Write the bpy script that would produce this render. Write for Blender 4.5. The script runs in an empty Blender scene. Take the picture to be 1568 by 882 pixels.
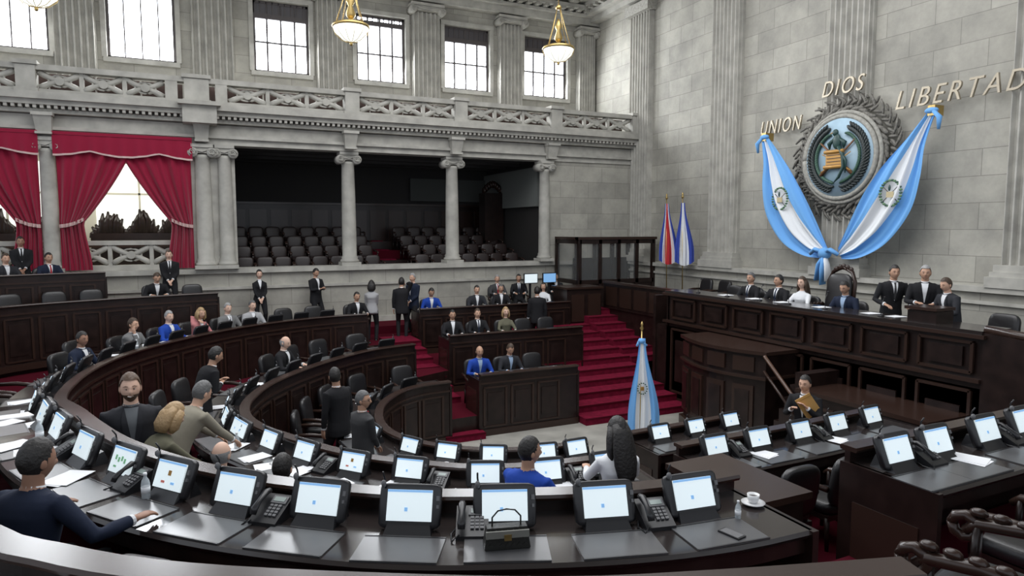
import bpy, math, random
from mathutils import Vector, Matrix
from mathutils.bvhtree import BVHTree
random.seed(7)
COL=bpy.context.collection
V3=Vector
# ------------------------------------------------------------------ materials
MC={}
def mat(name,c,rough=.6,metal=0,noise=0,nscale=8,bump=0,emit=0,spec=.5,sheen=0,alpha=1):
    if name in MC: return MC[name]
    m=bpy.data.materials.new(name); m.use_nodes=True; nt=m.node_tree; b=nt.nodes['Principled BSDF']
    b.inputs['Base Color'].default_value=(*c,1); b.inputs['Roughness'].default_value=rough; b.inputs['Metallic'].default_value=metal
    b.inputs['Specular IOR Level'].default_value=spec
    if sheen: b.inputs['Sheen Weight'].default_value=sheen
    if alpha<1: b.inputs['Alpha'].default_value=alpha
    if emit:
        b.inputs['Emission Color'].default_value=(*c,1); b.inputs['Emission Strength'].default_value=emit
    if noise or bump:
        tc=nt.nodes.new('ShaderNodeTexCoord'); n=nt.nodes.new('ShaderNodeTexNoise'); n.inputs['Scale'].default_value=nscale; n.inputs['Detail'].default_value=5
        nt.links.new(tc.outputs['Object'],n.inputs['Vector'])
        if noise:
            r=nt.nodes.new('ShaderNodeValToRGB'); r.color_ramp.elements[0].position=.3; r.color_ramp.elements[1].position=.7
            r.color_ramp.elements[0].color=(*[max(0,x*(1-noise)) for x in c],1); r.color_ramp.elements[1].color=(*[min(1,x*(1+noise)) for x in c],1)
            nt.links.new(n.outputs['Fac'],r.inputs['Fac']); nt.links.new(r.outputs['Color'],b.inputs['Base Color'])
        if bump:
            bp=nt.nodes.new('ShaderNodeBump'); bp.inputs['Strength'].default_value=bump; bp.inputs['Distance'].default_value=.02
            nt.links.new(n.outputs['Fac'],bp.inputs['Height']); nt.links.new(bp.outputs['Normal'],b.inputs['Normal'])
    MC[name]=m; return m
def stone(name,c,bw=1.15,bh=.56,mort=.62):
    m=bpy.data.materials.new(name); m.use_nodes=True; nt=m.node_tree; b=nt.nodes['Principled BSDF']; L=nt.links.new
    tc=nt.nodes.new('ShaderNodeTexCoord'); sp=nt.nodes.new('ShaderNodeSeparateXYZ'); L(tc.outputs['Object'],sp.inputs[0])
    ad=nt.nodes.new('ShaderNodeMath'); ad.operation='ADD'; L(sp.outputs['X'],ad.inputs[0]); L(sp.outputs['Y'],ad.inputs[1])
    cb=nt.nodes.new('ShaderNodeCombineXYZ'); L(ad.outputs[0],cb.inputs['X']); L(sp.outputs['Z'],cb.inputs['Y'])
    br=nt.nodes.new('ShaderNodeTexBrick'); L(cb.outputs[0],br.inputs['Vector'])
    br.inputs['Scale'].default_value=1; br.inputs['Brick Width'].default_value=bw; br.inputs['Row Height'].default_value=bh
    br.inputs['Mortar Size'].default_value=.009; br.inputs['Mortar Smooth'].default_value=.3
    br.inputs['Color1'].default_value=(*[x*.88 for x in c],1); br.inputs['Color2'].default_value=(*[x*1.1 for x in c],1); br.inputs['Mortar'].default_value=(*[x*mort for x in c],1)
    n=nt.nodes.new('ShaderNodeTexNoise'); n.inputs['Scale'].default_value=1.1; n.inputs['Detail'].default_value=9; n.inputs['Roughness'].default_value=.68; L(tc.outputs['Object'],n.inputs['Vector'])
    r=nt.nodes.new('ShaderNodeValToRGB'); r.color_ramp.elements[0].position=.3; r.color_ramp.elements[1].position=.72
    r.color_ramp.elements[0].color=(.68,.68,.67,1); r.color_ramp.elements[1].color=(1.12,1.11,1.07,1); L(n.outputs['Fac'],r.inputs['Fac'])
    mx=nt.nodes.new('ShaderNodeMix'); mx.data_type='RGBA'; mx.blend_type='MULTIPLY'; mx.inputs[0].default_value=1
    L(br.outputs['Color'],mx.inputs[6]); L(r.outputs['Color'],mx.inputs[7]); L(mx.outputs[2],b.inputs['Base Color'])
    b.inputs['Roughness'].default_value=.8
    MC[name]=m; return m
SC=(.395,.383,.345)
STONE=stone('stone_blocks',SC); STONEP=mat('stone_plain',SC,.8,noise=.18,nscale=3,bump=.15)
STONED=mat('stone_carved',(.33,.32,.285),.85,noise=.25,nscale=14,bump=.4)
WOOD=mat('dark_wood',(.016,.0088,.0075),.3,noise=.4,nscale=5,spec=.38)
WOODM=mat('dark_wood_moulding',(.03,.016,.012),.27,spec=.4)
TOP=mat('desk_top',(.024,.019,.018),.15,spec=.5)
LEATH=mat('black_leather',(.012,.011,.012),.36,bump=.1,nscale=60)
PAD=mat('desk_pad',(.085,.085,.088),.28,noise=.12,nscale=4)
CARP=mat('red_carpet',(.13,.006,.022),.95,noise=.25,nscale=9,spec=.1)
CARPD=mat('red_carpet_deep',(.065,.003,.01),.95,spec=.1)
VELV=mat('red_velvet',(.26,.005,.032),.75,sheen=.3,spec=.2)
TRIMW=mat('curtain_fringe',(.6,.42,.4),.8)
BRASS=mat('brass',(.5,.36,.14),.35,metal=.9)
BRONZE=mat('bronze_letters',(.40,.35,.27),.35,metal=.6)
BLK=mat('black_plastic',(.012,.012,.014),.35)
GRYP=mat('grey_plastic',(.12,.12,.125),.45)
WHITE=mat('white_paper',(.75,.76,.78),.7)
PORC=mat('white_porcelain',(.8,.8,.8),.2)
SCR=mat('lit_screen',(.70,.79,.82),.3,emit=.6)
SCRB=mat('lit_screen_blue',(.25,.5,.85),.3,emit=.4)
SCRG=mat('lit_screen_green',(.2,.45,.25),.3,emit=.3)
SCRY=mat('lit_screen_red',(.5,.15,.12),.3,emit=.3)
BLUEF=mat('flag_light_blue',(.14,.37,.72),.8,sheen=.1)
WHITEF=mat('flag_white',(.72,.74,.76),.8)
GREEN=mat('emblem_green',(.035,.09,.06),.6)
DGREEN=mat('emblem_dark',(.015,.022,.022),.5)
GOLD=mat('emblem_gold',(.45,.24,.06),.45,metal=.3)
EMB=mat('emblem_disc_blue',(.36,.50,.60),.45,noise=.12,nscale=3)
GLOW=mat('window_daylight',(.90,.95,1.0),.5,emit=8)
IRON=mat('window_iron',(.06,.05,.05),.5)
LAMPG=mat('lamp_glass',(.86,.90,.84),.3,emit=1.4)
CREAM=mat('cream_plaster',(.62,.60,.5),.9)
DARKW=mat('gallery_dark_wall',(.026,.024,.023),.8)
GSEAT=mat('gallery_seat_leather',(.017,.009,.008),.45)
MARB=mat('marble_floor',(.32,.31,.28),.35,noise=.2,nscale=2)
GLASS=mat('booth_glass',(.3,.32,.32),.06,alpha=.14)
ENV=mat('manila_envelope',(.66,.38,.12),.7)
def cloth(name,c): return mat('cloth_'+name,c,.85,spec=.2,bump=.3,nscale=7)
# ------------------------------------------------------------------ mesh builder
class MB:
    def __init__(s): s.v=[];s.f=[];s.m=[];s.s=[];s.mats=[];s.M=Matrix()
    def mi(s,mt):
        if mt not in s.mats: s.mats.append(mt)
        return s.mats.index(mt)
    def add(s,vs,fs,mt,smooth=False):
        o=len(s.v); M=s.M
        s.v.extend([tuple(M@V3(v)) for v in vs]); i=s.mi(mt)
        for f in fs: s.f.append([o+k for k in f]); s.m.append(i); s.s.append(smooth)
    def box(s,c,d,mt,rz=0,R=None):
        x,y,z=d[0]/2,d[1]/2,d[2]/2
        vs=[V3((a*x,b*y,e*z)) for a in(-1,1) for b in(-1,1) for e in(-1,1)]
        if rz: R=Matrix.Rotation(rz,3,'Z')
        if R is not None: vs=[R@v for v in vs]
        C=V3(c); s.add([v+C for v in vs],[(0,1,3,2),(4,6,7,5),(0,4,5,1),(2,3,7,6),(0,2,6,4),(1,5,7,3)],mt)
    def bb(s,x0,x1,y0,y1,z0,z1,mt): s.box(((x0+x1)/2,(y0+y1)/2,(z0+z1)/2),(x1-x0,y1-y0,z1-z0),mt)
    def rings(s,rs,mt,smooth=True,cap=True):
        n=len(rs[0]); vs=[p for r in rs for p in r]; fs=[]
        for i in range(len(rs)-1):
            for j in range(n):
                k=(j+1)%n; fs.append((i*n+j,i*n+k,(i+1)*n+k,(i+1)*n+j))
        if cap:
            fs.append(tuple(range(n))[::-1]); o=(len(rs)-1)*n; fs.append(tuple(o+j for j in range(n)))
        s.add(vs,fs,mt,smooth)
    def tube(s,pts,rad,mt,n=10,ref=(1,0,0),smooth=True):
        P=[V3(p) for p in pts]; rs=[]
        for i,p in enumerate(P):
            t=(P[min(i+1,len(P)-1)]-P[max(i-1,0)]).normalized(); r=V3(ref); a=r-t*r.dot(t)
            if a.length<.15: r=V3((.1,.9,.3)); a=r-t*r.dot(t)
            a.normalize(); b=t.cross(a); q=rad[i]; ra,rb=(q if isinstance(q,tuple) else (q,q))
            rs.append([p+a*(ra*math.cos(2*math.pi*k/n))+b*(rb*math.sin(2*math.pi*k/n)) for k in range(n)])
        s.rings(rs,mt,smooth)
    def cyl(s,p0,p1,r,mt,n=12,r1=None,smooth=True): s.tube([p0,p1],[r,r if r1 is None else r1],mt,n,smooth=smooth)
    def lathe(s,c,prof,mt,n=20,smooth=True):
        C=V3(c); s.rings([[C+V3((r*math.cos(2*math.pi*k/n),r*math.sin(2*math.pi*k/n),z)) for k in range(n)] for r,z in prof],mt,smooth)
    def sell(s,c,d,mt,e=1,nu=14,nv=9,R=None):
        C=V3(c); rs=[]
        pw=lambda a:math.copysign(abs(a)**e,a)
        for i in range(nv+1):
            t=-math.pi/2+math.pi*(i+.02)/(nv+.04); row=[]
            for k in range(nu):
                q=2*math.pi*k/nu; v=V3((d[0]/2*pw(math.cos(t))*pw(math.cos(q)),d[1]/2*pw(math.cos(t))*pw(math.sin(q)),d[2]/2*pw(math.sin(t))))
                row.append(C+(R@v if R is not None else v))
            rs.append(row)
        s.rings(rs,mt)
    def grid(s,fn,nu,nv,mt,smooth=True,mfn=None):
        vs=[fn(i/nu,j/nv) for j in range(nv+1) for i in range(nu+1)]
        if mfn is None: s.add(vs,[(j*(nu+1)+i,j*(nu+1)+i+1,(j+1)*(nu+1)+i+1,(j+1)*(nu+1)+i) for j in range(nv) for i in range(nu)],mt,smooth)
        else:
            o=len(s.v); s.add(vs,[],mt)
            for j in range(nv):
                for i in range(nu):
                    a=j*(nu+1)+i; s.f.append([o+a,o+a+1,o+a+nu+2,o+a+nu+1]); s.m.append(s.mi(mfn((i+.5)/nu,(j+.5)/nv))); s.s.append(smooth)
    def mesh(s,name):
        me=bpy.data.meshes.new(name); me.from_pydata(s.v,[],s.f)
        for m in s.mats: me.materials.append(m)
        me.polygons.foreach_set('material_index',s.m); me.polygons.foreach_set('use_smooth',s.s); me.update(); return me
    def obj(s,name,loc=(0,0,0),rz=0,parent=None): return place(name,s.mesh(name),loc,rz,parent)
def place(name,me,loc=(0,0,0),rz=0,parent=None):
    o=bpy.data.objects.new(name,me); COL.objects.link(o); o.location=loc; o.rotation_euler=(0,0,rz)
    if parent: o.parent=parent
    return o
def empty(name,loc=(0,0,0)):
    o=bpy.data.objects.new(name,None); COL.objects.link(o); o.location=loc; return o
# ------------------------------------------------------------------ camera
cam=bpy.data.cameras.new('camera'); cam.lens=23.65; cam.sensor_width=36; cam.clip_start=.05; cam.clip_end=200
co=bpy.data.objects.new('camera',cam); COL.objects.link(co); co.location=(0,0,4.5)
co.rotation_euler=(math.radians(90-5.05),0,math.radians(-25.2)); bpy.context.scene.camera=co
# ------------------------------------------------------------------ room shell
CEIL=13.3
def fluted(mb,x,y,z0,z1,w,d,mt,axis='y',n=6,sign=-1):
    prof=[]; fw=w/n
    prof.append((-w/2-.03,0)); prof.append((-w/2-.03,d*.5)); prof.append((-w/2,d*.5)); prof.append((-w/2,d))
    for i in range(n):
        a=-w/2+i*fw
        for k in range(7):
            q=k/6; prof.append((a+fw*.1+fw*.8*q, d-.62*fw*math.sin(math.pi*q)))
    prof.append((w/2,d)); prof.append((w/2,d*.5)); prof.append((w/2+.03,d*.5)); prof.append((w/2+.03,0))
    def P(a,b,z): return (x+a,y+sign*b,z) if axis=='y' else (x+sign*b,y+a,z)
    mb.rings([[P(a,b,z0) for a,b in prof],[P(a,b,z1) for a,b in prof]],mt,False)
def ionic(mb,x,y,z,w,mt,d=.4):
    mb.box((x,y,z+.32),(w*1.28,d*1.25,.09),mt)
    mb.box((x,y,z+.2),(w*1.05,d*1.0,.16),mt)
    for sx in(-1,1):
        cx=x+sx*w*.56
        mb.cyl((cx,y-d*.58,z+.14),(cx,y+d*.5,z+.14),.135,mt,16)
        mb.tube([(cx+.1*math.cos(t)*(1-t/14),y-d*.6,z+.14+.1*math.sin(t)*(1-t/14)) for t in [k*.7 for k in range(14)]],[.018]*14,mt,6)
    mb.tube([(x-w*.5,y-d*.55,z+.22),(x,y-d*.55,z+.16),(x+w*.5,y-d*.55,z+.22)],[.03,.03,.03],mt,6)
mb=MB()
mb.bb(-9,14.9,21,21.5,0,3.25,STONE); mb.bb(11.2,14.9,21,21.5,3.25,6.85,STONE)
mb.bb(-9,14.9,20.95,21.5,6.85,7.4,STONEP)
mb.bb(-.02,1.12,21.05,21.5,3.25,6.85,STONEP); mb.bb(-3.55,-3.15,21.1,21.5,3.25,6.85,STONEP); mb.bb(-9,-6.6,21.,21.5,3.25,6.85,STONEP)
mb.bb(-9,14.9,20.88,21.55,3.22,3.36,STONEP); mb.bb(-9,11.2,20.93,21.0,2.75,2.83,STONEP); mb.bb(-9,14.9,20.9,21,1.4,1.75,STONEP)
mb.obj('wall_north')
mb=MB()
mb.bb(-9,14.9,20.85,21.5,7.02,7.1,STONEP)
mb.bb(-9,14.9,20.75,23.9,7.42,7.52,STONEP); mb.bb(-9,14.9,20.55,23.9,7.6,7.72,STONEP); mb.bb(-9,14.9,20.42,23.9,7.72,7.9,STONEP); mb.bb(-9,14.9,20.85,23.9,7.5,7.62,STONEP)
x=-8.9
while x<14.8: mb.box((x,20.68,7.56),(.075,.2,.08),STONEP); x+=.15
mb.box((.25,20.6,7.6),(.85,.6,.5),STONEP); mb.box((.25,20.5,7.86),(1.05,.7,.1),STONEP)
mb.obj('trim_cornice_north')
def column(mb,x,y,z0,z1,r):
    mb.box((x,y,z0+.05),(r*2.7,r*2.7,.1),STONEP)
    mb.lathe((x,y,z0),[(r*1.3,.1),(r*1.32,.16),(r*1.1,.2),(r*1.15,.25),(r,.3),(r*1.0,1.0),(r*.95,(z1-z0)*.6),(r*.86,z1-z0-.4),(r*.92,z1-z0-.38),(r*.88,z1-z0-.3)],STONEP,20)
    ionic(mb,x,y,z1-.38,r*2,STONEP,r*1.9)
for x in(4.37,7.78):
    mb=MB(); column(mb,x,21.22,3.36,6.85,.22); mb.obj('stone_column')
for x,r in((.28,.22),(.85,.2),(11.13,.2),(-3.36,.2)):
    mb=MB(); column(mb,x,21.0,3.36,6.85,r); mb.obj('stone_column')
for x in(.28,4.37,7.78,11.3,-3.36):
    mb=MB(); mb.rings([[(x-.16,20.9,6.9),(x+.16,20.9,6.9),(x+.16,20.75,6.9),(x-.16,20.75,6.9)],[(x-.2,20.9,7.35),(x+.2,20.9,7.35),(x+.2,20.6,7.35),(x-.2,20.6,7.35)]],STONEP,False)
    mb.box((x,20.72,7.38),(.46,.34,.08),STONEP); mb.box((x,20.74,6.92),(.36,.2,.06),STONEP); mb.obj('stone_bracket')
def tracery(mb,x0,x1,y,z0,z1,n):
    w=(x1-x0)/n; h=z1-z0; zc=(z0+z1)/2
    for i in range(n):
        c=x0+w*(i+.5)
        if i: mb.box((x0+w*i,y,zc),(.1,.12,h),STONEP)
        for sg in(-1,1):
            pts=[]
            for k in range(9):
                q=k/8*2-1; pts.append((c+q*w*.45,y,zc+sg*h*.42*q*abs(q)**.35))
            mb.tube(pts,[.06+.02*abs(k/4-1) for k in range(9)],STONEP,6)
        mb.cyl((c,y-.07,zc),(c,y+.07,zc),.11,STONEP,12,smooth=False)
        mb.tube([(c+w*.25*math.cos(t),y,zc+h*.3*math.sin(t)) for t in [k*math.pi/8 for k in range(17)]],[.03]*17,STONEP,5)
mb=MB(); Y=20.78
piers=[-7.2,-3.65,.2,4.42,7.9,11.4,14.75]
for i,x in enumerate(piers):
    w=.62 if x==.2 else .42
    mb.box((x,Y,8.22),(w,.4,.68),STONEP); mb.box((x,Y,8.62),(w+.1,.5,.1),STONEP); mb.box((x,Y,7.94),(w+.08,.46,.12),STONEP)
    if x==.2:
        mb.box((x-.62,Y,8.22),(.3,.3,.68),STONEP); mb.box((x+.62,Y,8.22),(.3,.3,.68),STONEP)
    if i<len(piers)-1:
        nx=piers[i+1]; tracery(mb,x+w/2+(.45 if x==.2 else 0),nx-.21-(.55 if nx==.2 else 0),Y,8.0,8.46,3)
mb.bb(-8.9,14.9,Y-.16,Y+.16,8.46,8.6,STONEP); mb.bb(-8.9,14.9,Y-.14,Y+.14,7.9,8.0,STONEP)
mb.obj('balcony_balustrade')
mb=MB(); mb.bb(-9,14.9,21,23.9,7.7,7.88,mat('balcony_carpet',(.12,.03,.03),.95)); mb.obj('balcony_floor')
mb=MB(); BW=mat('balcony_bench_wood',(.06,.03,.024),.5)
for i in range(22):
    mb.bb(-8.5+i*1.05,-7.5+i*1.05,21.3,21.38,7.9,8.5,BW); mb.bb(-8.5+i*1.05,-7.5+i*1.05,21.38,21.8,8.2,8.26,WOODM)
mb.obj('balcony_benches')
wins=[(-8.2,-6.8),(-5.45,-3.6),(-2.16,-.3),(1.97,3.72),(5.3,7.04),(8.5,10.3),(11.75,13.65)]
mb=MB()
mb.bb(-9,14.9,23.9,24.4,7.7,9.62,STONE); mb.bb(-9,14.9,23.9,24.4,11.9,CEIL,STONE)
pv=-9
for a,b in wins: mb.bb(pv,a,23.9,24.4,9.62,11.9,STONE); pv=b
mb.bb(pv,14.9,23.9,24.4,9.62,11.9,STONE)
mb.obj('wall_north_clerestory')
for i,(a,b) in enumerate(wins):
    mb=MB(); z0,z1=9.62,11.9; y=24.05
    mb.bb(a-.1,b+.1,23.78,23.92,z0-.14,z0,STONEP); mb.bb(a-.14,a,23.82,23.92,z0,z1,STONEP); mb.bb(b,b+.14,23.82,23.92,z0,z1,STONEP); mb.bb(a-.14,b+.14,23.8,23.92,z1,z1+.14,STONEP)
    mb.bb(a,b,y+.05,y+.08,z0,z1,GLOW)
    for x in(a+.04,b-.04): mb.bb(x-.04,x+.04,y-.05,y+.03,z0,z1,IRON)
    for z in(z0+.04,z1-.04): mb.bb(a,b,y-.05,y+.03,z-.04,z+.04,IRON)
    w=b-a; q=.018 if i<3 else .028
    for k in(1,2,3): mb.bb(a+w*k/4-q,a+w*k/4+q,y-.03,y+.03,z0,z1,IRON)
    if i in(3,4,5,6):
        d=.5 if i!=4 else .28
        mb.bb(a,b,y-.06,y+.02,z1-d-.06,z1-d+.1,IRON); mb.bb(a,b,y-.04,y+.03,z0+.95,z0+1.0,IRON)
        if i!=4: mb.bb(a,b,y-.03,y+.04,z1-d,z1,mat('window_dark_transom',(.05,.045,.05),.4))
        for k in range(9): mb.bb(a+w*k/9+.02,a+w*k/9+.05,y-.05,y+.02,z1-d,z1,IRON)
    mb.obj('window_%d'%(i+1))
for x,w in((-6.2,.7),(-2.95,1.0),(.75,1.15),(4.45,.95),(7.77,.95),(11.1,.9),(14.45,.7)):
    mb=MB(); fluted(mb,x,23.9,7.88,12.15,w,.28,STONEP,'y',6); mb.box((x,23.7,8.1),(w+.2,.5,.35),STONEP); ionic(mb,x,23.68,12.05,w,STONEP,.42)
    mb.obj('fluted_pilaster')
mb=MB(); mb.bb(-9,14.9,23.5,24,12.5,12.75,STONEP); mb.bb(-9,14.9,23.3,24,12.75,12.85,STONEP); mb.bb(-9,14.9,23.1,24,12.95,13.1,STONEP)
x=-8.9
while x<14.8: mb.box((x,23.25,12.92),(.16,.36,.12),STONED); x+=.36
mb.obj('trim_cornice_clerestory')
mb=MB(); mb.bb(14.9,15.4,-4,24.4,0,CEIL,STONE); mb.obj('wall_east')
mb=MB(); mb.bb(14.62,14.9,-4,21,0,3.2,STONE); mb.bb(14.5,14.9,-4,21,3.2,3.32,STONEP); mb.bb(14.55,14.9,-4,21,2.95,3.02,STONEP); mb.obj('wainscot_east')
for y in(20.48,16.12,11.84,7.5,3.1,-1.2):
    mb=MB(); fluted(mb,14.9,y,3.75,12.2,1.12,.22,STONEP,'x',7)
    mb.box((14.72,y,3.42),(.5,1.5,.22),STONEP); mb.box((14.74,y,3.58),(.42,1.38,.1),STONEP); mb.box((14.76,y,3.7),(.36,1.3,.14),STONEP)
    mb.box((14.7,y,12.3),(.4,1.4,.35),STONED); mb.obj('fluted_pilaster')
mb=MB(); mb.bb(14.5,14.9,-4,24,12.6,12.8,STONEP); mb.bb(14.2,14.9,-4,24,12.8,12.95,STONEP); mb.bb(14.0,14.9,-4,24,13.05,13.2,STONEP)
y=-3.8
while y<23.2: mb.box((14.2,y,13.0),(.4,.16,.12),STONED); y+=.36
mb.obj('trim_cornice_east')
mb=MB(); mb.bb(-9,15.4,-4,24.4,CEIL,CEIL+.2,STONED)
for i in range(14):
    for j in range(3): mb.box((-6+i*1.5,21.3+j*.9,CEIL-.05),(1.1,.6,.1),STONED); mb.sell((-6+i*1.5,21.3+j*.9,CEIL-.12),(.5,.4,.16),STONED,1,10,6)
mb.obj('ceiling')
mb=MB(); mb.bb(-9,15,-4,21,-.1,0,MARB); mb.obj('floor')
# ------------------------------------------------------------------ gallery interiors
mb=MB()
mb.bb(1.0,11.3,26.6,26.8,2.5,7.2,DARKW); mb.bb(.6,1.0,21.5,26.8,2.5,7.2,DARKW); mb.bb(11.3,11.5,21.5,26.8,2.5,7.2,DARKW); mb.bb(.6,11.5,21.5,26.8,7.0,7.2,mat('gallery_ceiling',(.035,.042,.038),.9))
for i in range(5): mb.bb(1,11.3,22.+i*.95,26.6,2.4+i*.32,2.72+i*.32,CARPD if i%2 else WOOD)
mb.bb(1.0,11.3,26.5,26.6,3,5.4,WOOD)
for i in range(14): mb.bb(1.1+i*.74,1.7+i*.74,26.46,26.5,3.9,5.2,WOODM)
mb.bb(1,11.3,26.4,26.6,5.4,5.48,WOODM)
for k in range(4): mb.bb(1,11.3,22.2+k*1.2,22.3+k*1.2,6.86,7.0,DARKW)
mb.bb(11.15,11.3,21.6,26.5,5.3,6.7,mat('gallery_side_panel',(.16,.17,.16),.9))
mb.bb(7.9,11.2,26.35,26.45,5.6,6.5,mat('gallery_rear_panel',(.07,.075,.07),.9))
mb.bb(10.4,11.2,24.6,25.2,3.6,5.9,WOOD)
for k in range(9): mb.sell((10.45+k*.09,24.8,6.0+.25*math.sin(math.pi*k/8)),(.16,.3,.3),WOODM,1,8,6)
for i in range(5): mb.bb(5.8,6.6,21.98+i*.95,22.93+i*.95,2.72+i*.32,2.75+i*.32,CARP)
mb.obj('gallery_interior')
mb=MB()
mb.bb(-9,.2,25.6,25.8,2.5,7.3,CREAM); mb.bb(-9,.6,21.5,25.8,7.0,7.2,CREAM); mb.bb(-9,.6,21.5,25.8,2.4,2.6,MARB); mb.bb(.1,.3,21.5,25.8,2.5,7.2,CREAM)
LGLOW=mat('lobby_glow_pane',(.9,.92,.88),.5,emit=.8)  # glowing pane added on the back wall to make the lobby bright
for i,xc in enumerate((-1.6,-5.2)):
    mb.bb(xc-1.25,xc+1.25,25.55,25.6,4.3,6.6,LGLOW); mb.bb(xc-.03,xc+.03,25.5,25.56,4.3,6.6,CREAM); mb.bb(xc-1.25,xc+1.25,25.5,25.56,5.6,5.66,CREAM)
    mb.bb(xc-1.4,xc+1.4,25.2,25.5,2.6,4.35,WOOD)
    rr=random.Random(3+i)
    for k in range(40):
        x=xc-1.35+k*.07; h=.1+.75*abs(math.sin(k*.23+i))*rr.uniform(.7,1.05); mb.tube([(x,25.3,4.2),(x+rr.uniform(-.05,.05),25.3,4.3+h*.6),(x+rr.uniform(-.1,.1),25.3,4.3+h)],[.1,.09,.03],WOOD,6)
    mb.bb(xc-1.5,xc+1.5,25.0,25.1,3.9,3.97,WOODM)
mb.obj('lobby_interior')
mb=MB(); tracery(mb,-3.1,-.1,21.3,3.5,4.05,3); mb.bb(-3.15,0,21.2,21.42,4.05,4.17,STONEP); mb.bb(-3.15,0,21.2,21.42,3.36,3.5,STONEP)
tracery(mb,-6.5,-3.6,21.3,3.5,4.05,3); mb.bb(-6.6,-3.55,21.2,21.42,4.05,4.17,STONEP); mb.obj('stone_balustrade')
def smooth(t): t=max(0,min(1,t)); return t*t*(3-2*t)
def curtain(x0,x1,name):
    mb=MB(); W=x1-x0
    def drape(left):
        def fn(u,v):
            z=6.7-v*3.3
            full=W*.56; tie=.54; bot=.68; vt=.62
            if v<vt: w=full+(tie-full)*(.5*v/vt+.5*(v/vt)**1.6 if v/vt<1 else 1)
            else: w=tie+(bot-tie)*smooth((v-vt)/(1-vt))
            xx=u*w; x=x0+xx if left else x1-xx
            y=20.86+.05*math.sin(u*38)*(.6+.4*math.sin(v*3))+.03*math.sin(u*17+v*5)-.05*math.exp(-((v-vt)/.05)**2)+(0 if left else .03)
            z-=.10*math.sin(math.pi*u)*(1-v)
            return (x,y,z)
        mb.grid(fn,64,36,VELV)
        def tie(u,v):
            a=fn(u,.62); return (a[0],a[1]-.05,a[2]+.04-.09*v+(u-.5)*.18)
        mb.grid(tie,30,2,TRIMW)
    drape(True); drape(False)
    def val(u,v):
        x=x0-.05+u*(W+.1); drop=.46+.13*abs(math.cos(u*math.pi*2))
        return (x,20.74+.035*math.sin(u*60)*v,6.95-v*drop)
    mb.grid(val,90,12,VELV,mfn=lambda u,v: TRIMW if v>.91 else VELV)
    mb.bb(x0-.05,x1+.05,20.72,20.9,6.9,6.98,VELV)
    mb.obj(name)
curtain(-3.15,-.02,'red_velvet_curtain'); curtain(-6.55,-3.55,'red_velvet_curtain')
# ------------------------------------------------------------------ row paths
def catmull(P,step=.12):
    out=[]
    for i in range(len(P)-1):
        p0=P[max(i-1,0)];p1=P[i];p2=P[i+1];p3=P[min(i+2,len(P)-1)]
        n=max(2,int(math.hypot(p2[0]-p1[0],p2[1]-p1[1])/step))
        for k in range(n):
            t=k/n; out.append(tuple(.5*((2*p1[a])+(-p0[a]+p2[a])*t+(2*p0[a]-5*p1[a]+4*p2[a]-p3[a])*t*t+(-p0[a]+3*p1[a]-3*p2[a]+p3[a])*t**3) for a in(0,1)))
    out.append(P[-1]); return out
class Path:
    def __init__(s,P,zf,step=.15):
        s.p=catmull(P,step); s.zf=zf; s.n=[]; s.L=[0]
        for i in range(len(s.p)):
            a=s.p[max(i-1,0)];b=s.p[min(i+1,len(s.p)-1)]; dx,dy=b[0]-a[0],b[1]-a[1]; l=math.hypot(dx,dy); s.n.append((-dy/l,dx/l))
            if i: s.L.append(s.L[-1]+math.hypot(s.p[i][0]-s.p[i-1][0],s.p[i][1]-s.p[i-1][1]))
        c=(4.5,11.2); q=len(s.p)//2
        if s.n[q][0]*(s.p[q][0]-c[0])+s.n[q][1]*(s.p[q][1]-c[1])<0: s.n=[(-a,-b) for a,b in s.n]
    def at(s,d,off=0):
        d=max(0,min(s.L[-1],d)); i=0
        while i<len(s.L)-2 and s.L[i+1]<d: i+=1
        t=(d-s.L[i])/max(1e-6,s.L[i+1]-s.L[i]); P=[s.p[i][a]+(s.p[i+1][a]-s.p[i][a])*t for a in(0,1)]; N=[s.n[i][a]+(s.n[i+1][a]-s.n[i][a])*t for a in(0,1)]
        return P[0]+N[0]*off,P[1]+N[1]*off,s.zf(P[1]),math.atan2(N[0],-N[1])
    def near(s,x,y):
        i=min(range(len(s.p)),key=lambda k:(s.p[k][0]-x)**2+(s.p[k][1]-y)**2); return s.L[i]
def zblend(a,b,y0=7,y1=11.5): return lambda y:a+(b-a)*smooth((y-y0)/(y1-y0))
P1=[(3.45,3.34),(2.9,3.37),(2.3,3.5),(1.7,3.72),(1.16,3.97),(.66,4.32),(.19,4.73),(-.21,5.18),(-.54,5.66),(-.86,6.23),(-1.1,6.81),(-1.3,7.4),(-1.6,8.5),(-1.85,9.8),(-2.0,11.3),(-1.85,12.8),(-1.4,14.2),(-.6,15.5),(.57,16.8),(1.8,17.6),(3.1,18.05),(4.1,18.15)]
P2=[(4.3,5.83),(3.2,5.95),(2.46,6.2),(1.93,6.6),(1.44,7.05),(1.03,7.66),(.72,8.32),(.45,9.0),(.3,9.8),(.33,10.6),(.5,11.3),(.84,12.1),(1.5,13.05),(2.4,14.),(3.35,14.7),(4.4,15.0)]
P3=[(4.9,8.03),(4.3,8.06),(3.62,8.3),(3.09,8.7),(2.7,9.2),(2.45,9.8),(2.38,10.5),(2.5,11.3),(2.8,12.1),(3.35,12.85),(4.0,13.25),(4.7,13.35)]
P0=[(2.5,1.68),(1.77,1.91),(1.18,2.13),(.41,2.54),(-.16,2.9),(-.53,3.23),(-.83,3.58),(-1.5,4.8),(-2.4,7),(-3.6,10),(-4.6,13),(-4.6,15.5),(-3.7,17.2),(-1.82,18.15),(.5,18.75)]
z1=zblend(2.62,2.1); z2=zblend(1.87,1.75); z3=zblend(1.27,1.2); z0=zblend(3.08,2.75)
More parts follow.
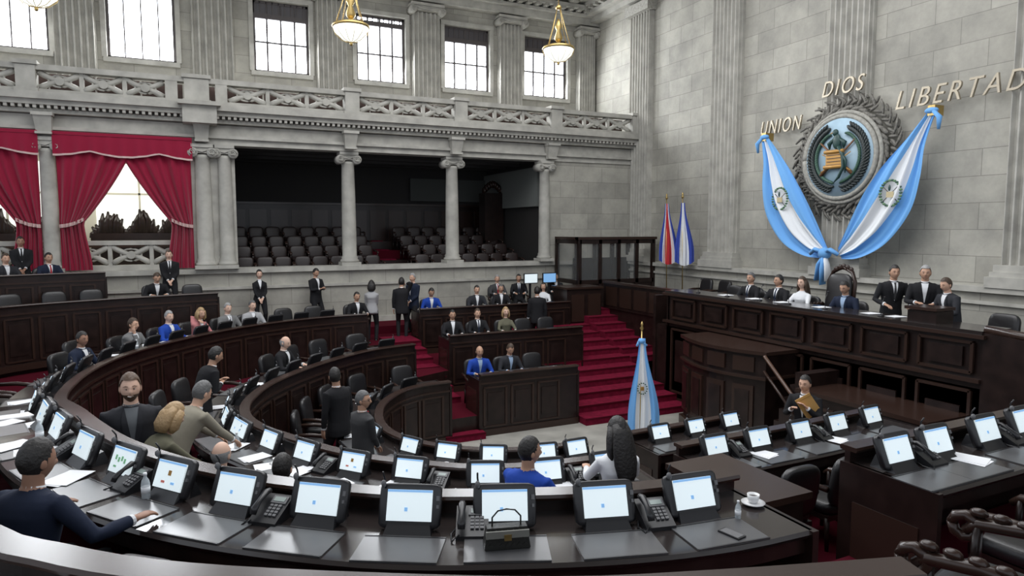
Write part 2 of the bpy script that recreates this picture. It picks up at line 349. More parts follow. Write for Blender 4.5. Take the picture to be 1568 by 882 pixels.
W1=Path(P1,z1);W2=Path(P2,z2);W3=Path(P3,z3);W0=Path(P0,z0)
N1=Path([(4.72,3.38),(6,3.4),(7.5,3.45),(9,3.5)],lambda y:2.62);N2=Path([(5.0,5.83),(6.7,5.84),(8.6,5.95)],lambda y:1.87);N3=Path([(5.9,8.08),(7,8.1),(8,8.15)],lambda y:1.27)
F3=Path([(5.45,13.5),(6.5,13.5),(7.9,13.5)],lambda y:1.24);F2=Path([(5.6,15.8),(7.5,15.8),(9.4,15.8)],lambda y:1.75);F1=Path([(5.6,18.2),(8,18.2),(10.4,18.2)],lambda y:2.15)
LL=Path([(-6.5,17.9),(-4.5,19.0),(-3.3,19.5),(-2.1,19.75)],lambda y:3.3)
def bench(name,W,depth,s0=-.24,s1=.46,cap=.09):
    mb=MB(); idx=range(len(W.p))
    def sweep(prof,mt,sm=False):
        rs=[]
        for i in idx:
            (x,y),(nx,ny)=W.p[i],W.n[i]; z=W.zf(y); rs.append([(x+nx*a,y+ny*a,z+b) for a,b in prof])
        mb.rings(rs,mt,sm)
    sweep([(s0,-.05),(s1,-.05),(s1+.02,-.02),(s1,0),(s0,0)],TOP)
    sweep([(s0-.05,-depth),(s0,-depth),(s0,cap),(s0-.05,cap)],WOOD)
    sweep([(s0-.09,cap),(s0+.05,cap),(s0+.06,cap+.02),(s0+.05,cap+.04),(s0-.09,cap+.04),(s0-.1,cap+.02)],WOODM)
    sweep([(s0-.07,-.1),(s0-.05,-.1),(s0-.05,-.06),(s0-.07,-.06)],WOODM); sweep([(s0-.09,-depth),(s0-.05,-depth),(s0-.05,-depth+.14),(s0-.09,-depth+.14)],WOODM)
    sweep([(s1-.06,-.16),(s1-.03,-.16),(s1-.03,-.05),(s1-.06,-.05)],WOOD)
    d=.1
    while d<W.L[-1]-.5:
        for k,(a,b) in enumerate(((d,.05),(d+.52,.05))):
            x,y,z,r=W.at(a,s0-.06); mb.box((x,y,z-.17-(depth-.36)/2),(.05,.03,depth-.4),WOODM,rz=r)
        for zz in(-.18,-depth+.2):
            x,y,z,r=W.at(d+.26,s0-.06); mb.box((x,y,z+zz),(.54,.03,.035),WOODM,rz=r)
        x,y,z,r=W.at(d+.26,s0-.055); mb.box((x,y,z-.17-(depth-.36)/2),(.36,.025,max(.1,depth-.62)),WOOD,rz=r)
        d+=.66
    for dd in(0,W.L[-1]):
        x,y,z,r=W.at(dd,(s0+s1)/2-.02); mb.box((x,y,z-depth/2-.0),(.05,s1-s0+.1,depth),WOOD,rz=r); mb.box((x,y,z-depth/2),(.07,s1-s0-.16,depth*.6),WOODM,rz=r)
    return mb.obj(name)
bench('curved_desk_row',W1,1.5); bench('curved_desk_row',W2,1.35); bench('curved_desk_row',W3,1.2); bench('curved_desk_row',W0,1.3,s0=.1,s1=.6,cap=.08)
bench('straight_desk_row',N1,1.5); bench('straight_desk_row',N2,1.3); bench('straight_desk_row',N3,1.27)
bench('straight_desk_row',F3,1.24); bench('straight_desk_row',F2,1.3); bench('straight_desk_row',F1,1.15); bench('curved_desk_row',LL,1.25)
def platform(name,P,zf,off=-.2):
    Wp=Path(P,zf,.4); mb=MB(); top=[];bot=[];out=[]
    for i,(x,y) in enumerate(Wp.p):
        nx,ny=Wp.n[i]; x+=nx*off;y+=ny*off; z=zf(y); cx=max(4.5,x); dx,dy=x-cx,y-11.2; l=math.hypot(dx,dy); dx/=l;dy/=l
        t=1e9
        if dx<0: t=min(t,(-8.9-x)/dx)
        if dy<0: t=min(t,(-3.9-y)/dy)
        if dy>0: t=min(t,(20.9-y)/dy)
        top.append((x,y,z)); bot.append((x,y,max(0,z-1.0))); out.append((x+dx*t,y+dy*t,z))
    n=len(top)
    mb.add(top+out,[(i,i+1,n+i+1,n+i) for i in range(n-1)],CARPD); mb.add(top+bot,[(i,i+1,n+i+1,n+i) for i in range(n-1)],WOOD)
    for i in(0,n-1):
        a,b=top[i],out[i]; mb.add([a,b,(b[0],b[1],max(0,a[2]-1)),(a[0],a[1],max(0,a[2]-1))],[(0,1,2,3)],CARPD)
    mb.obj(name)
fl=lambda z:(lambda y:z(y)-.75)
platform('floor_tier',[(9,8.12)]+[(6.5,8.08)]+P3[:-1]+[(4.9,13.45),(6.5,13.5),(7.9,13.5)],fl(z3))
platform('floor_tier',[(9.4,5.95),(6.7,5.84)]+P2[:-1]+[(4.6,15.3),(6,15.8),(9.4,15.8)],fl(z2))
platform('floor_tier',[(9.8,3.5),(7.5,3.45),(6,3.4)]+P1[:-1]+[(4.2,18.1),(6,18.2),(10.5,18.2)],fl(z1))
platform('floor_tier',P0,fl(z0),off=.15)
mb=MB(); mb.bb(-7,-1.9,19.6,20.95,1.9,2.52,CARPD); mb.bb(-1.9,.5,19.4,20.95,1.3,2.15,CARPD); mb.bb(.5,11.0,19.75,20.95,1.2,1.58,CARPD); mb.obj('floor_walkway')
def stairs(name,x0,x1,y0,dy,n,dz,zb=0,sgn=1):
    mb=MB()
    for i in range(n):
        a=y0+sgn*dy*i; b=y0+sgn*(dy*n+.6); lo,hi=min(a,b),max(a,b)
        mb.bb(x0,x1,lo,hi,zb+i*dz,zb+(i+1)*dz,CARP); e=a-sgn*.01
        mb.bb(x0,x1,min(e,e+sgn*.03),max(e,e+sgn*.03),zb+(i+1)*dz-.03,zb+(i+1)*dz+.006,CARPD)
    return mb.obj(name)
stairs('red_carpet_stairs',7.95,10.95,12.9,.52,10,.155)
stairs('red_carpet_stairs',4.6,5.5,13.0,.5,10,.145)
stairs('red_carpet_stairs',3.55,4.65,7.3,.42,11,.165,sgn=-1)
stairs('red_carpet_stairs',10.95,12.0,15.4,.45,7,.17,zb=.75)
mb=MB(); mb.bb(12.0,14.62,14.4,20.95,0,1.95,WOOD); mb.bb(10.9,12.0,18.6,20.95,0,1.95,CARPD); mb.bb(11.95,12.05,14.4,18.4,1.95,2.75,WOOD); mb.bb(11.9,12.1,14.4,18.4,2.75,2.82,WOODM); mb.bb(10.95,12,14.35,14.45,0,2.75,WOOD)
for i in range(5): mb.bb(11.93,11.96,14.6+i*.76,15.2+i*.76,2.05,2.65,WOODM)
mb.obj('floor_corner_platform')
mb=MB(); mb.bb(10.35,11.6,18.0,18.9,1.3,2.62,WOOD); mb.bb(10.3,11.65,17.95,18.95,2.62,2.68,WOODM)
for i in range(2): mb.bb(10.5+i*.6,10.95+i*.6,17.96,18.0,1.6,2.45,WOODM)
mb.obj('wooden_clerk_desk')
# ------------------------------------------------------------------ dais
mb=MB()
def panelx(x,y0,y1,z0,z1):
    for a in(y0,y1): mb.box((x-.02,a,(z0+z1)/2),(.05,.05,z1-z0),WOODM)
    for b in(z0,z1): mb.box((x-.02,(y0+y1)/2,b),(.05,y1-y0,.05),WOODM)
    mb.box((x-.01,(y0+y1)/2,(z0+z1)/2),(.04,(y1-y0)*.66,(z1-z0)*.66),WOOD)
mb.bb(11,14.62,5.2,14.4,0,2.0,WOOD); mb.bb(11.0,11.06,6.2,13.9,0,2.86,WOOD)
mb.bb(10.92,11.7,6.2,13.95,2.86,2.92,TOP); mb.bb(10.88,11.02,6.15,14.0,2.8,2.86,WOODM); mb.bb(10.9,11,6.2,14.0,2.1,2.16,WOODM); mb.bb(10.94,11,6.2,14,0,.2,WOODM)
y=6.35
while y<13.3: panelx(10.98,y,y+.85,2.24,2.72); panelx(10.98,y,y+.85,.35,1.95); y+=1.08
mb.bb(11,11.8,13.85,13.95,0,2.86,WOOD)
mb.bb(11.05,11.5,7.0,7.5,2.9,3.12,WOOD); mb.box((11.25,7.25,3.16),(.5,.56,.05),WOODM)
rs=[[(10.95,6.2,0),(11.1,6.2,0),(11.1,6.2,2.9),(10.95,6.2,2.9)],[(10.95,5.5,0),(11.1,5.5,0),(11.1,5.5,2.85),(10.95,5.5,2.85)],[(10.95,3.2,0),(11.1,3.2,0),(11.1,3.2,1.3),(10.95,3.2,1.3)]]
mb.rings(rs,WOOD,False)
mb.tube([(11.02,6.2,2.94),(11.02,5.5,2.9),(11.02,3.2,1.36)],[.07,.07,.07],WOODM,8)
for k in range(3): mb.box((10.93,5.2-k*.75,1.45-k*.3),(.04,.55,.9),WOODM); mb.box((10.91,5.2-k*.75,1.45-k*.3),(.04,.4,.7),WOOD)
for i in range(6): mb.bb(11.1,14.0,5.2-(i+1)*.33,5.2-i*.33,0,2.0-(i+1)*.3,CARPD)
mb.obj('presiding_dais')
mb=MB()
prof=[]
for k in range(13):
    t=k/12; y=9.75+2.45*t; prof.append((10.15-.35*math.sin(math.pi*t),y))
pl=[(11,9.75)]+prof+[(11,12.2)]
mb.rings([[(a,b,0) for a,b in pl],[(a,b,2.0) for a,b in pl]],WOOD,False)
big=[(11.0,9.68)]+[(a-.07,9.68+(b-9.75)*1.057) for a,b in prof]+[(11.0,12.27)]
mb.rings([[(a,b,2.0) for a,b in big],[(a,b,2.07) for a,b in big]],WOODM,False); mb.rings([[(a,b,1.5) for a,b in big],[(a,b,1.55) for a,b in big]],WOODM,False); mb.rings([[(a,b,0) for a,b in big],[(a,b,.2) for a,b in big]],WOODM,False)
for k in range(1,12,3):
    a,b=prof[k]; a2,b2=prof[min(k+2,12)]; r=math.atan2(b2-b,a2-a)
    mb.box(((a+a2)/2-.02,(b+b2)/2,.85),(.45,.05,1.0),WOODM,rz=r); mb.box(((a+a2)/2-.04,(b+b2)/2,.85),(.3,.05,.8),WOOD,rz=r); mb.box(((a+a2)/2-.02,(b+b2)/2,1.78),(.45,.04,.3),WOODM,rz=r)
mb.obj('speaker_rostrum')
mb=MB(); mb.bb(10.0,11,6.4,8.75,0,1.5,WOOD); mb.bb(9.93,11,6.33,8.82,1.5,1.57,WOODM); mb.bb(9.95,11,6.36,8.8,0,.18,WOODM)
for i in range(3): panelx(10,6.5+i*.76,7.12+i*.76,.35,1.3); mb.tube([(9.94,6.81+i*.76+.16*math.cos(t),.83+.16*math.sin(t)) for t in [k*math.pi/6 for k in range(13)]],[.02]*13,WOODM,5)
for i in range(7): mb.bb(10.1,11,8.75,9.7-.12*i,i*.26,(i+1)*.26,WOOD)
mb.tube([(10.05,9.7,2.0),(10.05,8.85,1.25),(10.05,8.5,.95)],[.035]*3,mat('handrail_wood',(.07,.035,.022),.35),8); mb.tube([(10.05,9.7,1.7),(10.05,8.85,.95)],[.03]*2,WOODM,8)
mb.obj('clerk_bench')
mb=MB(); x0_,x1_,y0_,y1_,a_,b_=11.55,14.55,19.3,20.8,1.95,4.15
for x in(x0_,12.35,13.1,13.85,x1_):
    for y in(y0_,y1_): mb.bb(x-.06,x+.06,y-.06,y+.06,a_,b_,WOOD)
for z in(a_+.05,a_+.75,b_-.1):
    mb.bb(x0_,x1_,y0_-.06,y0_+.06,z-.06,z+.08,WOOD); mb.bb(x0_-.06,x0_+.06,y0_,y1_,z-.06,z+.08,WOOD)
mb.bb(x0_-.1,x1_+.1,y0_-.1,y0_+.1,b_-.02,b_+.07,WOODM); mb.bb(x0_-.1,x0_+.1,y0_-.1,y1_,b_-.02,b_+.07,WOODM); mb.bb(x0_,x1_,y0_-.02,y0_+.02,a_,a_+.75,WOOD); mb.bb(x0_,13.8,y0_-.01,y0_+.01,a_+.75,b_,GLASS); mb.bb(x0_-.01,x0_+.01,y0_,y1_,a_+.75,b_,GLASS)
mb.bb(12.2,14.5,y1_-.02,y1_+.02,a_,a_+1.5,WOOD)
mb.obj('interpreter_booth')
for x,m_ in((10.05,SCR),(10.75,SCRB)):
    mb=MB(); mb.box((x,19.9,2.85),(.54,.05,.34),BLK,rz=.1); mb.box((x,19.87,2.85),(.49,.01,.29),m_,rz=.1); mb.box((x,19.95,2.3),(.06,.06,.8),BLK); mb.box((x,19.95,1.92),(.35,.25,.03),BLK); mb.bb(x-.3,x+.3,19.8,20.2,1.58,1.9,WOOD); mb.obj('television')
# ------------------------------------------------------------------ chairs
def chair_mesh(name,back=.98,ornate=False,arms=True,L=None):
    L=L or LEATH
    mb=MB()
    mb.sell((0,0,.44),(.54,.52,.14),L,.45,16,8)
    mb.sell((0,-.27,(.5+back)/2),(.52,.12,back-.42),L,.5,16,10,R=Matrix.Rotation(math.radians(8),3,'X'))
    mb.box((0,0,.35),(.5,.48,.06),WOOD)
    for sx in(-1,1):
        if arms:
            mb.tube([(sx*.29,-.25,.68),(sx*.3,0,.68),(sx*.3,.2,.65),(sx*.29,.26,.6)],[.032,.035,.035,.025],WOODM,8); mb.tube([(sx*.29,.2,.64),(sx*.28,.2,.36)],[.025,.025],WOOD,8)
        for sy in(-1,1): mb.tube([(sx*.23,sy*.21,.35),(sx*.24,sy*.23,0)],[.03,.02],WOOD,8)
    if ornate:
        mb.tube([(-.27,-.3,.5),(-.28,-.35,back-.1),(-.2,-.37,back+.06),(0,-.38,back+.14),(.2,-.37,back+.06),(.28,-.35,back-.1),(.27,-.3,.5)],[.035]*7,WOODM,8)
        for k in range(5): mb.sell((-.16+k*.08,-.38,back+.1+.05*math.sin(math.pi*k/4)),(.1,.07,.11),WOODM,1,8,6)
        for sx in(-1,1):
            mb.tube([(sx*.3,.26+.06*math.cos(t),.62+.06*math.sin(t)) for t in [k*.8 for k in range(9)]],[.03]*9,WOODM,8)
            for k in range(5): mb.sell((sx*.3,-.2+k*.1,.71),(.06,.09,.05),WOODM,1,8,5)
    return mb.mesh(name)
CH=chair_mesh('leather_armchair'); CHO=chair_mesh('carved_armchair',1.2,True); CHG=chair_mesh('gallery_chair',.85,False,True,GSEAT)
chairs=[]
def chairrow(W,off=.8,step=.72):
    d=.4
    while d<W.L[-1]-.2:
        x,y,z,r=W.at(d,off)
        chairs.append((x,y,W.zf(W.at(d)[1])-.75,r)); d+=step
ge=empty('gallery_seating')
for i in range(4):
    for k in range(17):
        x=1.4+k*.58
        if 5.6<x<6.8: continue
        place('seat_%d_%d'%(i,k),CHG,(x,22.5+i*.95,2.72+i*.32),math.pi+random.uniform(-.1,.1),ge)
# ------------------------------------------------------------------ terminals, phones
def terminal_mesh(kind):
    mb=MB(); R=Matrix.Rotation(math.radians(-22),3,'X')
    T=lambda p:R@V3(p)+V3((0,0,.145))
    mb.rings([[(-.15,-.1,0),(.15,-.1,0),(.15,.12,0),(-.15,.12,0)],[(-.13,-.04,.06),(.13,-.04,.06),(.13,.09,.1),(-.13,.09,.1)]],BLK,False)
    def tb(c,d,m): mb.box(T(c),d,m,R=R)
    mb.sell(T((0,.02,0)),(.40,.055,.275),BLK,.25,16,8,R=R)
    tb((-.0,-.012,.004),(.285,.012,.188),SCR)
    tb((0,-.0185,.09),(.285,.004,.014),SCRB)
    if kind==1:
        for k in range(4): tb((-.08+k*.04,-.0185,.02-.012*(k%2)),(.022,.004,.035),SCRG)
        tb((.06,-.0185,-.045),(.035,.004,.014),SCRY); tb((-.07,-.0185,-.045),(.035,.004,.014),SCRG)
    elif kind==2:
        tb((-.0,-.0185,.02),(.03,.004,.035),GOLD); tb((-.05,-.0185,-.045),(.035,.004,.016),SCRY); tb((.05,-.0185,-.045),(.035,.004,.016),SCRB)
    else:
        tb((-.02,-.0185,-.02),(.02,.004,.024),SCRB)
    tb((.178,-.01,.05),(.02,.02,.03),GRYP); tb((.178,-.01,.0),(.015,.02,.02),GRYP); mb.sell(T((-.17,-.03,.13)),(.035,.04,.05),GRYP,1,8,6)
    mb.tube([T((-.16,0,.1)),T((-.17,-.03,.17)),T((-.17,-.07,.2))],[.006]*3,BLK,6)
    return mb.mesh('voting_terminal')
TM=[terminal_mesh(k) for k in range(3)]
def phone_mesh():
    mb=MB()
    mb.rings([[(-.1,-.11,0),(.1,-.11,0),(.1,.11,0),(-.1,.11,0)],[(-.1,-.11,.025),(.1,-.11,.025),(.1,.1,.13),(-.1,.1,.13)]],BLK,False)
    Rr=Matrix.Rotation(math.atan2(.105,.21),3,'X'); T=lambda x,y,z:Rr@V3((x,y,z))+V3((0,0,.085))
    mb.box(T(.03,.06,.0),(.11,.06,.01),GRYP,R=Rr); mb.box(T(.03,.06,.006),(.08,.035,.004),mat('phone_lcd',(.25,.3,.28),.3),R=Rr)
    for i in range(4):
        for j in range(3): mb.box(T(0+j*.03,.01-i*.025,.002),(.022,.017,.01),GRYP,R=Rr)
    mb.tube([T(-.065,-.1,.03),T(-.065,-.07,.05),T(-.065,0,.055),T(-.065,.07,.05),T(-.065,.1,.03)],[(.022,.018),(.026,.02),(.018,.012),(.026,.02),(.022,.018)],BLK,8)
    mb.tube([(-.08,-.1,.03),(-.12,-.14,.01),(-.13,-.05,.01),(-.1,.02,.02)],[.006]*4,BLK,6)
    return mb.mesh('desk_phone')
PH=phone_mesh()
def padmesh():
    mb=MB(); mb.box((0,0,.004),(.5,.32,.008),PAD); mb.box((0,-.155,.009),(.5,.012,.004),BLK); mb.box((0,.155,.009),(.5,.012,.004),BLK); return mb.mesh('leather_desk_pad')
PADM=padmesh()
def put(W,xy,me,off=0,pad=False):
    d=W.near(*xy); x,y,z,r=W.at(d,off); place(me.name,me,(x,y,W.zf(W.at(d)[1])),r)
    if pad: x,y,z,r=W.at(d,.29); place('leather_desk_pad',PADM,(x,y,W.zf(W.at(d)[1])+.001),r)
row1=[(-1.31,7.69),(-1.08,6.9),(-.86,6.23),(-.54,5.66),(-.21,5.18),(.19,4.73),(.66,4.32),(1.16,3.97),(1.72,3.74),(2.29,3.48),(2.9,3.36)]
kinds=[0,0,0,1,2,0,0,0,0,0,0]
for q,k in zip(row1,kinds): put(W1,q,TM[k],pad=True)
for q in((4.95,3.33),(5.5,3.35),(6.14,3.42),(6.78,3.46),(7.5,3.5)): put(N1,q,TM[0],pad=True)
row2=[(.48,8.93),(.72,8.32),(1.03,7.66),(1.44,7.05),(1.93,6.6),(2.55,6.15),(3.25,5.95),(3.95,5.87)]
for i,q in enumerate(row2): put(W2,q,TM[2 if i==3 else 0],pad=True)
for q in((5.33,5.81),(6.02,5.83),(6.72,5.84),(7.42,5.89),(8.1,5.94)): put(N2,q,TM[0],pad=True)
for q in((2.7,9.2),(3.09,8.7),(3.62,8.3),(4.26,8.06),(4.75,8.05)): put(W3,q,TM[0],pad=True)
for q in((6.36,8.07),(7.05,8.11),(7.7,8.1)): put(N3,q,TM[0],pad=True)
for a,b in((.43,4.52),(1.44,3.84),(2.6,3.42),(-.38,5.42),(-.98,6.5)): put(W1,(a,b),PH,off=.05)
for a,b in((1.2,7.35),(2.2,6.38),(3.6,5.9)): put(W2,(a,b),PH,off=.04)
for a,b in((5.67,5.82),(7.05,5.86)): put(N2,(a,b),PH,off=.04)
for a,b in((5.22,3.35),(6.45,3.44)): put(N1,(a,b),PH,off=.04)
for W,s,e in((W1,9.0,20.5),(W2,5.6,16.2),(W3,3.6,12.2)):
    d=s; k=0
    while d<min(e,W.L[-1]-.3):
        x,y,z,r=W.at(d,.0); place('voting_terminal',TM[0],(x,y,z),r); k+=1
        if k%2: x,y,z_,r=W.at(d,.3); place('leather_desk_pad',PADM,(x,y,z+.001),r)
        d+=.72
for W in(F1,F2,F3):
    d=.5
    while d<W.L[-1]-.3: x,y,z,r=W.at(d,.22); place('leather_desk_pad',PADM,(x,y,z+.001),r); d+=.75
def paper(x,y,z,r,n=1):
    mb=MB()
    for k in range(n): mb.box((k*.02,k*.015,.002+.003*k),(.21,.3,.003),WHITE,rz=k*.15)
    mb.obj('paper_sheets',(x,y,z),r)
def onW(W,d,off): x,y,z,r=W.at(d,off); return x,y,W.zf(W.at(d)[1])+.002,r
for W,lst in((W1,((5.2,.25),(6.1,.2),(6.4,.35),(7.2,.15),(7.7,.3),(8.6,.2),(9.2,.2),(10.5,.25),(13,.2),(14,.2),(15.5,.2),(17,.2))),(W2,((1.0,.22),(2.0,.25),(2.7,.2),(3.2,.3),(3.8,.2),(4.2,.3),(4.6,.25),(5.2,.2),(6.3,.2),(7.5,.2),(9,.2),(11,.2))),(W3,((2,.2),(4,.2),(6,.2))),(W0,((.9,.35),(2.0,.3),(3.4,.35),(3.9,.3)))):
    for d,o in lst: x,y,z,r=onW(W,d,o); paper(x,y,z+.008,r+random.uniform(-.5,.5),random.choice((1,2,3)))
for W in(F1,F2,F3,N2,N1):
    for d in(.9,2.1): x,y,z,r=onW(W,min(d,W.L[-1]-.3),.15); paper(x,y,z+.008,r+.2,2)
def cup(x,y,z):
    mb=MB(); mb.lathe((0,0,0),[(.02,.0),(.075,.012),(.08,.018),(.03,.012)],PORC,20); mb.lathe((0,0,.012),[(.022,0),(.036,.02),(.042,.06),(.038,.06),(.03,.02),(.01,.01)],PORC,18)
    mb.tube([(.04,0,.06),(.062,0,.055),(.06,0,.035),(.038,0,.028)],[.005]*4,PORC,6); mb.lathe((0,0,.055),[(.001,0),(.036,.001)],mat('coffee',(.05,.02,.01),.2),14); mb.obj('coffee_cup',(x,y,z),.5)
cup(3.38,3.32,2.625); x,y,z,r=onW(W2,4.2,.2); cup(x,y,z); x,y,z,r=onW(W3,1.9,.25); cup(x,y,z); x,y,z,r=onW(W1,14.8,.2); cup(x,y,z)
def bottle(x,y,z,s=1):
    mb=MB(); g=mat('clear_bottle',(.6,.65,.68),.1,alpha=.55); mb.lathe((0,0,0),[(.028,0),(.032,.01),(.032,.12),(.026,.15),(.012,.175),(.012,.19)],g,14); mb.lathe((0,0,.05),[(.033,0),(.033,.05)],WHITE,14); mb.lathe((0,0,.188),[(.014,0),(.014,.02)],WHITE,12); mb.obj('water_bottle',(x,y,z)).scale=(s,s,s)
for W,d,o,s in((W1,.32,.16,.6),(W1,4.35,.12,.9),(W1,6.35,.12,1),(W1,14.6,.2,1),(W2,5.1,.2,1),(W1,13.2,.2,1)): x,y,z,r=onW(W,d,o); bottle(x,y,z,s)
mb=MB(); BAG=mat('quilted_bag',(.02,.02,.018),.35,bump=.3,nscale=30); STR=mat('bag_grey_trim',(.2,.2,.18),.4)
mb.rings([[(-.15,-.055,0),(.15,-.055,0),(.15,.055,0),(-.15,.055,0)],[(-.16,-.06,.02),(.16,-.06,.02),(.16,.06,.02),(-.16,.06,.02)],[(-.14,-.04,.16),(.14,-.04,.16),(.14,.04,.16),(-.14,.04,.16)]],BAG,False)
for i in range(7):
    for j in range(3): mb.box((-.12+i*.04,-.058+.006*j,.035+j*.045),(.03,.008,.035),BAG,R=Matrix.Rotation(.78,3,'Y'))
mb.box((0,-.058,.12),(.3,.015,.05),STR); mb.box((0,-.068,.1),(.05,.012,.04),BRASS)
mb.tube([(-.1,0,.15),(-.1,0,.22),(-.06,0,.265),(0,0,.275),(.06,0,.265),(.1,0,.22),(.1,0,.15)],[.006]*7,BAG,8)
x,y,z,r=onW(W1,W1.near(1.74,3.74),.26); mb.obj('quilted_handbag',(x,y,z),r+.12).scale=(.85,)*3
mb=MB(); mb.box((0,0,.006),(.075,.15,.012),BLK); mb.box((0,0,.0125),(.065,.13,.002),GRYP); x,y,z,r=onW(W1,.5,.34); mb.obj('mobile_phone',(x,y,z+.006),r+.3)
mb=MB(); mb.bb(4.05,4.65,4.0,5.0,.9,2.2,WOOD); mb.bb(4.0,4.7,3.95,5.05,2.2,2.26,WOODM)
for i in range(2): mb.bb(4.02,4.05,4.1+i*.47,4.45+i*.47,1.4,2.05,WOODM)
mb.obj('aisle_side_cabinet')
place('carved_armchair',CHO,(3.35,1.75,2.33),.2)
# ------------------------------------------------------------------ emblem, letters, flags
ex=14.64; EY,EZ=11.8,6.25
mb=MB()
def ring(r,rr,m,x=ex,n=48): mb.tube([(x,EY+r*math.cos(t),EZ+r*math.sin(t)) for t in [2*math.pi*k/n for k in range(n+1)]],[rr]*(n+1),m,8)
mb.cyl((14.5,EY,EZ),(14.9,EY,EZ),1.0,STONED,48); mb.cyl((14.46,EY,EZ),(14.5,EY,EZ),.95,EMB,48)
ring(1.0,.06,STONED,14.5); ring(1.1,.05,STONED,14.55)
def leaf(r,ang,rot,L,w,m,x): 
    c=(x,EY+r*math.cos(ang),EZ+r*math.sin(ang)); a=ang+rot
    R=Matrix(((0,0,1),(math.cos(a),-math.sin(a),0),(math.sin(a),math.cos(a),0)))
    mb.sell(c,(L,w,.08),m,1,8,5,R=R)
CARV=mat('carved_wreath',(.15,.142,.125),.8,noise=.4,nscale=20)
for k in range(56):
    a=2*math.pi*k/56; leaf(1.18+random.uniform(-.04,.04),a,1.2+random.uniform(-.3,.3),.3,.11,CARV,14.6); leaf(1.33,a+.05,.6+random.uniform(-.5,.5),.26,.08,CARV,14.66); leaf(1.46+random.uniform(-.07,.08),a,-.7+random.uniform(-.7,.7),.22,.07,CARV,14.72)
for k in range(30):
    a=2*math.pi*k/30; mb.tube([(14.66,EY+(1.25+.11*q)*math.cos(a+.1*math.sin(q*1.5)),EZ+(1.25+.11*q)*math.sin(a+.1*math.sin(q*1.5))) for q in range(4)],[.02,.03,.035,.02],CARV,6)
for sg in(-1,1):
    for k in range(26):
        a=-math.pi/2+sg*(.25+k*.098); leaf(.74,a,sg*1.25,.24,.1,DGREEN,14.43); leaf(.62,a,sg*1.9,.17,.07,GREEN,14.42); leaf(.84,a,sg*.9,.18,.07,DGREEN,14.42)
    mb.tube([(14.4,EY+sg*.5,EZ+.4),(14.4,EY-sg*.45,EZ-.42)],[.02,.045],mat('rifle_brown',(.16,.07,.03),.5),6); mb.tube([(14.38,EY+sg*.42,EZ-.35),(14.38,EY-sg*.4,EZ+.1)],[.025,.012],GOLD,6)
mb.box((14.38,EY+.05,EZ-.05),(.05,.46,.34),GOLD); mb.cyl((14.36,EY-.22,EZ+.14),(14.36,EY+.32,EZ+.14),.05,GOLD,10); mb.cyl((14.36,EY-.22,EZ-.23),(14.36,EY+.32,EZ-.23),.05,GOLD,10)
for k in range(4): mb.box((14.35,EY+.05,EZ+.06-k*.08),(.02,.38,.012),IRON)
QG=mat('quetzal_green',(.015,.05,.045),.45)
mb.sell((14.36,EY-.02,EZ+.38),(.1,.24,.38),QG,1,10,8); mb.sell((14.36,EY+.03,EZ+.6),(.1,.17,.17),QG,1,10,8); mb.tube([(14.35,EY+.1,EZ+.6),(14.35,EY+.18,EZ+.58)],[.02,.005],GOLD,6)
for sg in(-1,1): mb.tube([(14.36,EY-.02+sg*.08,EZ+.45),(14.36,EY-.02+sg*.22,EZ+.34),(14.36,EY-.02+sg*.2,EZ+.2)],[.03,.06,.015],QG,8)
mb.tube([(14.36,EY-.08,EZ+.25),(14.35,EY-.2,EZ+.05),(14.34,EY-.24,EZ-.25),(14.34,EY-.12,EZ-.5),(14.35,EY+.02,EZ-.62)],[.05,.045,.04,.035,.01],QG,8)
mb.tube([(14.36,EY-.08,EZ+.2),(14.35,EY-.3,EZ-.1),(14.34,EY-.3,EZ-.4)],[.04,.035,.01],QG,8)
mb.obj('national_emblem')
def letters(txt,yl,yr,z,h,xw=14.84):
    c=bpy.data.curves.new('t','FONT'); c.body=txt; c.size=1; c.extrude=.05; c.shear=.3; c.offset=-.004; c.space_character=1.25
    o=bpy.data.objects.new('t',c); COL.objects.link(o); bpy.context.view_layer.update()
    dg=bpy.context.evaluated_depsgraph_get(); me=bpy.data.meshes.new_from_object(o.evaluated_get(dg)); bpy.data.objects.remove(o)
    xs=[v.co.x for v in me.vertices]; ys=[v.co.y for v in me.vertices]; sx=(yl-yr)/(max(xs)-min(xs)); sy=h/(max(ys)-min(ys)); mx=min(xs); my=min(ys)
    for v in me.vertices:
        X,Yy,Zz=v.co; v.co=(xw-Zz*.6,yl-(X-mx)*sx,z+(Yy-my)*sy)
    me.materials.clear(); me.materials.append(BRONZE); me.update(); place('wall_lettering_'+txt.lower(),me)
letters('UNION',14.62,13.2,7.14,.38,14.75); letters('DIOS',12.42,11.22,7.8,.38,14.56); letters('LIBERTAD',10.45,7.75,7.2,.4,14.62)
outer=[(14.24,7.0),(14.08,6.3),(14.04,5.6),(13.85,4.85),(13.3,4.15),(12.6,3.8),(12.05,3.76)]
inner=[(14.08,7.04),(13.6,6.5),(13.12,5.97),(12.7,5.4),(12.38,4.85),(12.12,4.35),(11.95,4.0)]
co_,ci_=catmull(outer,.1),catmull(inner,.1)
def samp(c,u): t=u*(len(c)-1); i=min(int(t),len(c)-2); t-=i; return c[i][0]+(c[i+1][0]-c[i][0])*t,c[i][1]+(c[i+1][1]-c[i][1])*t
mb=MB()
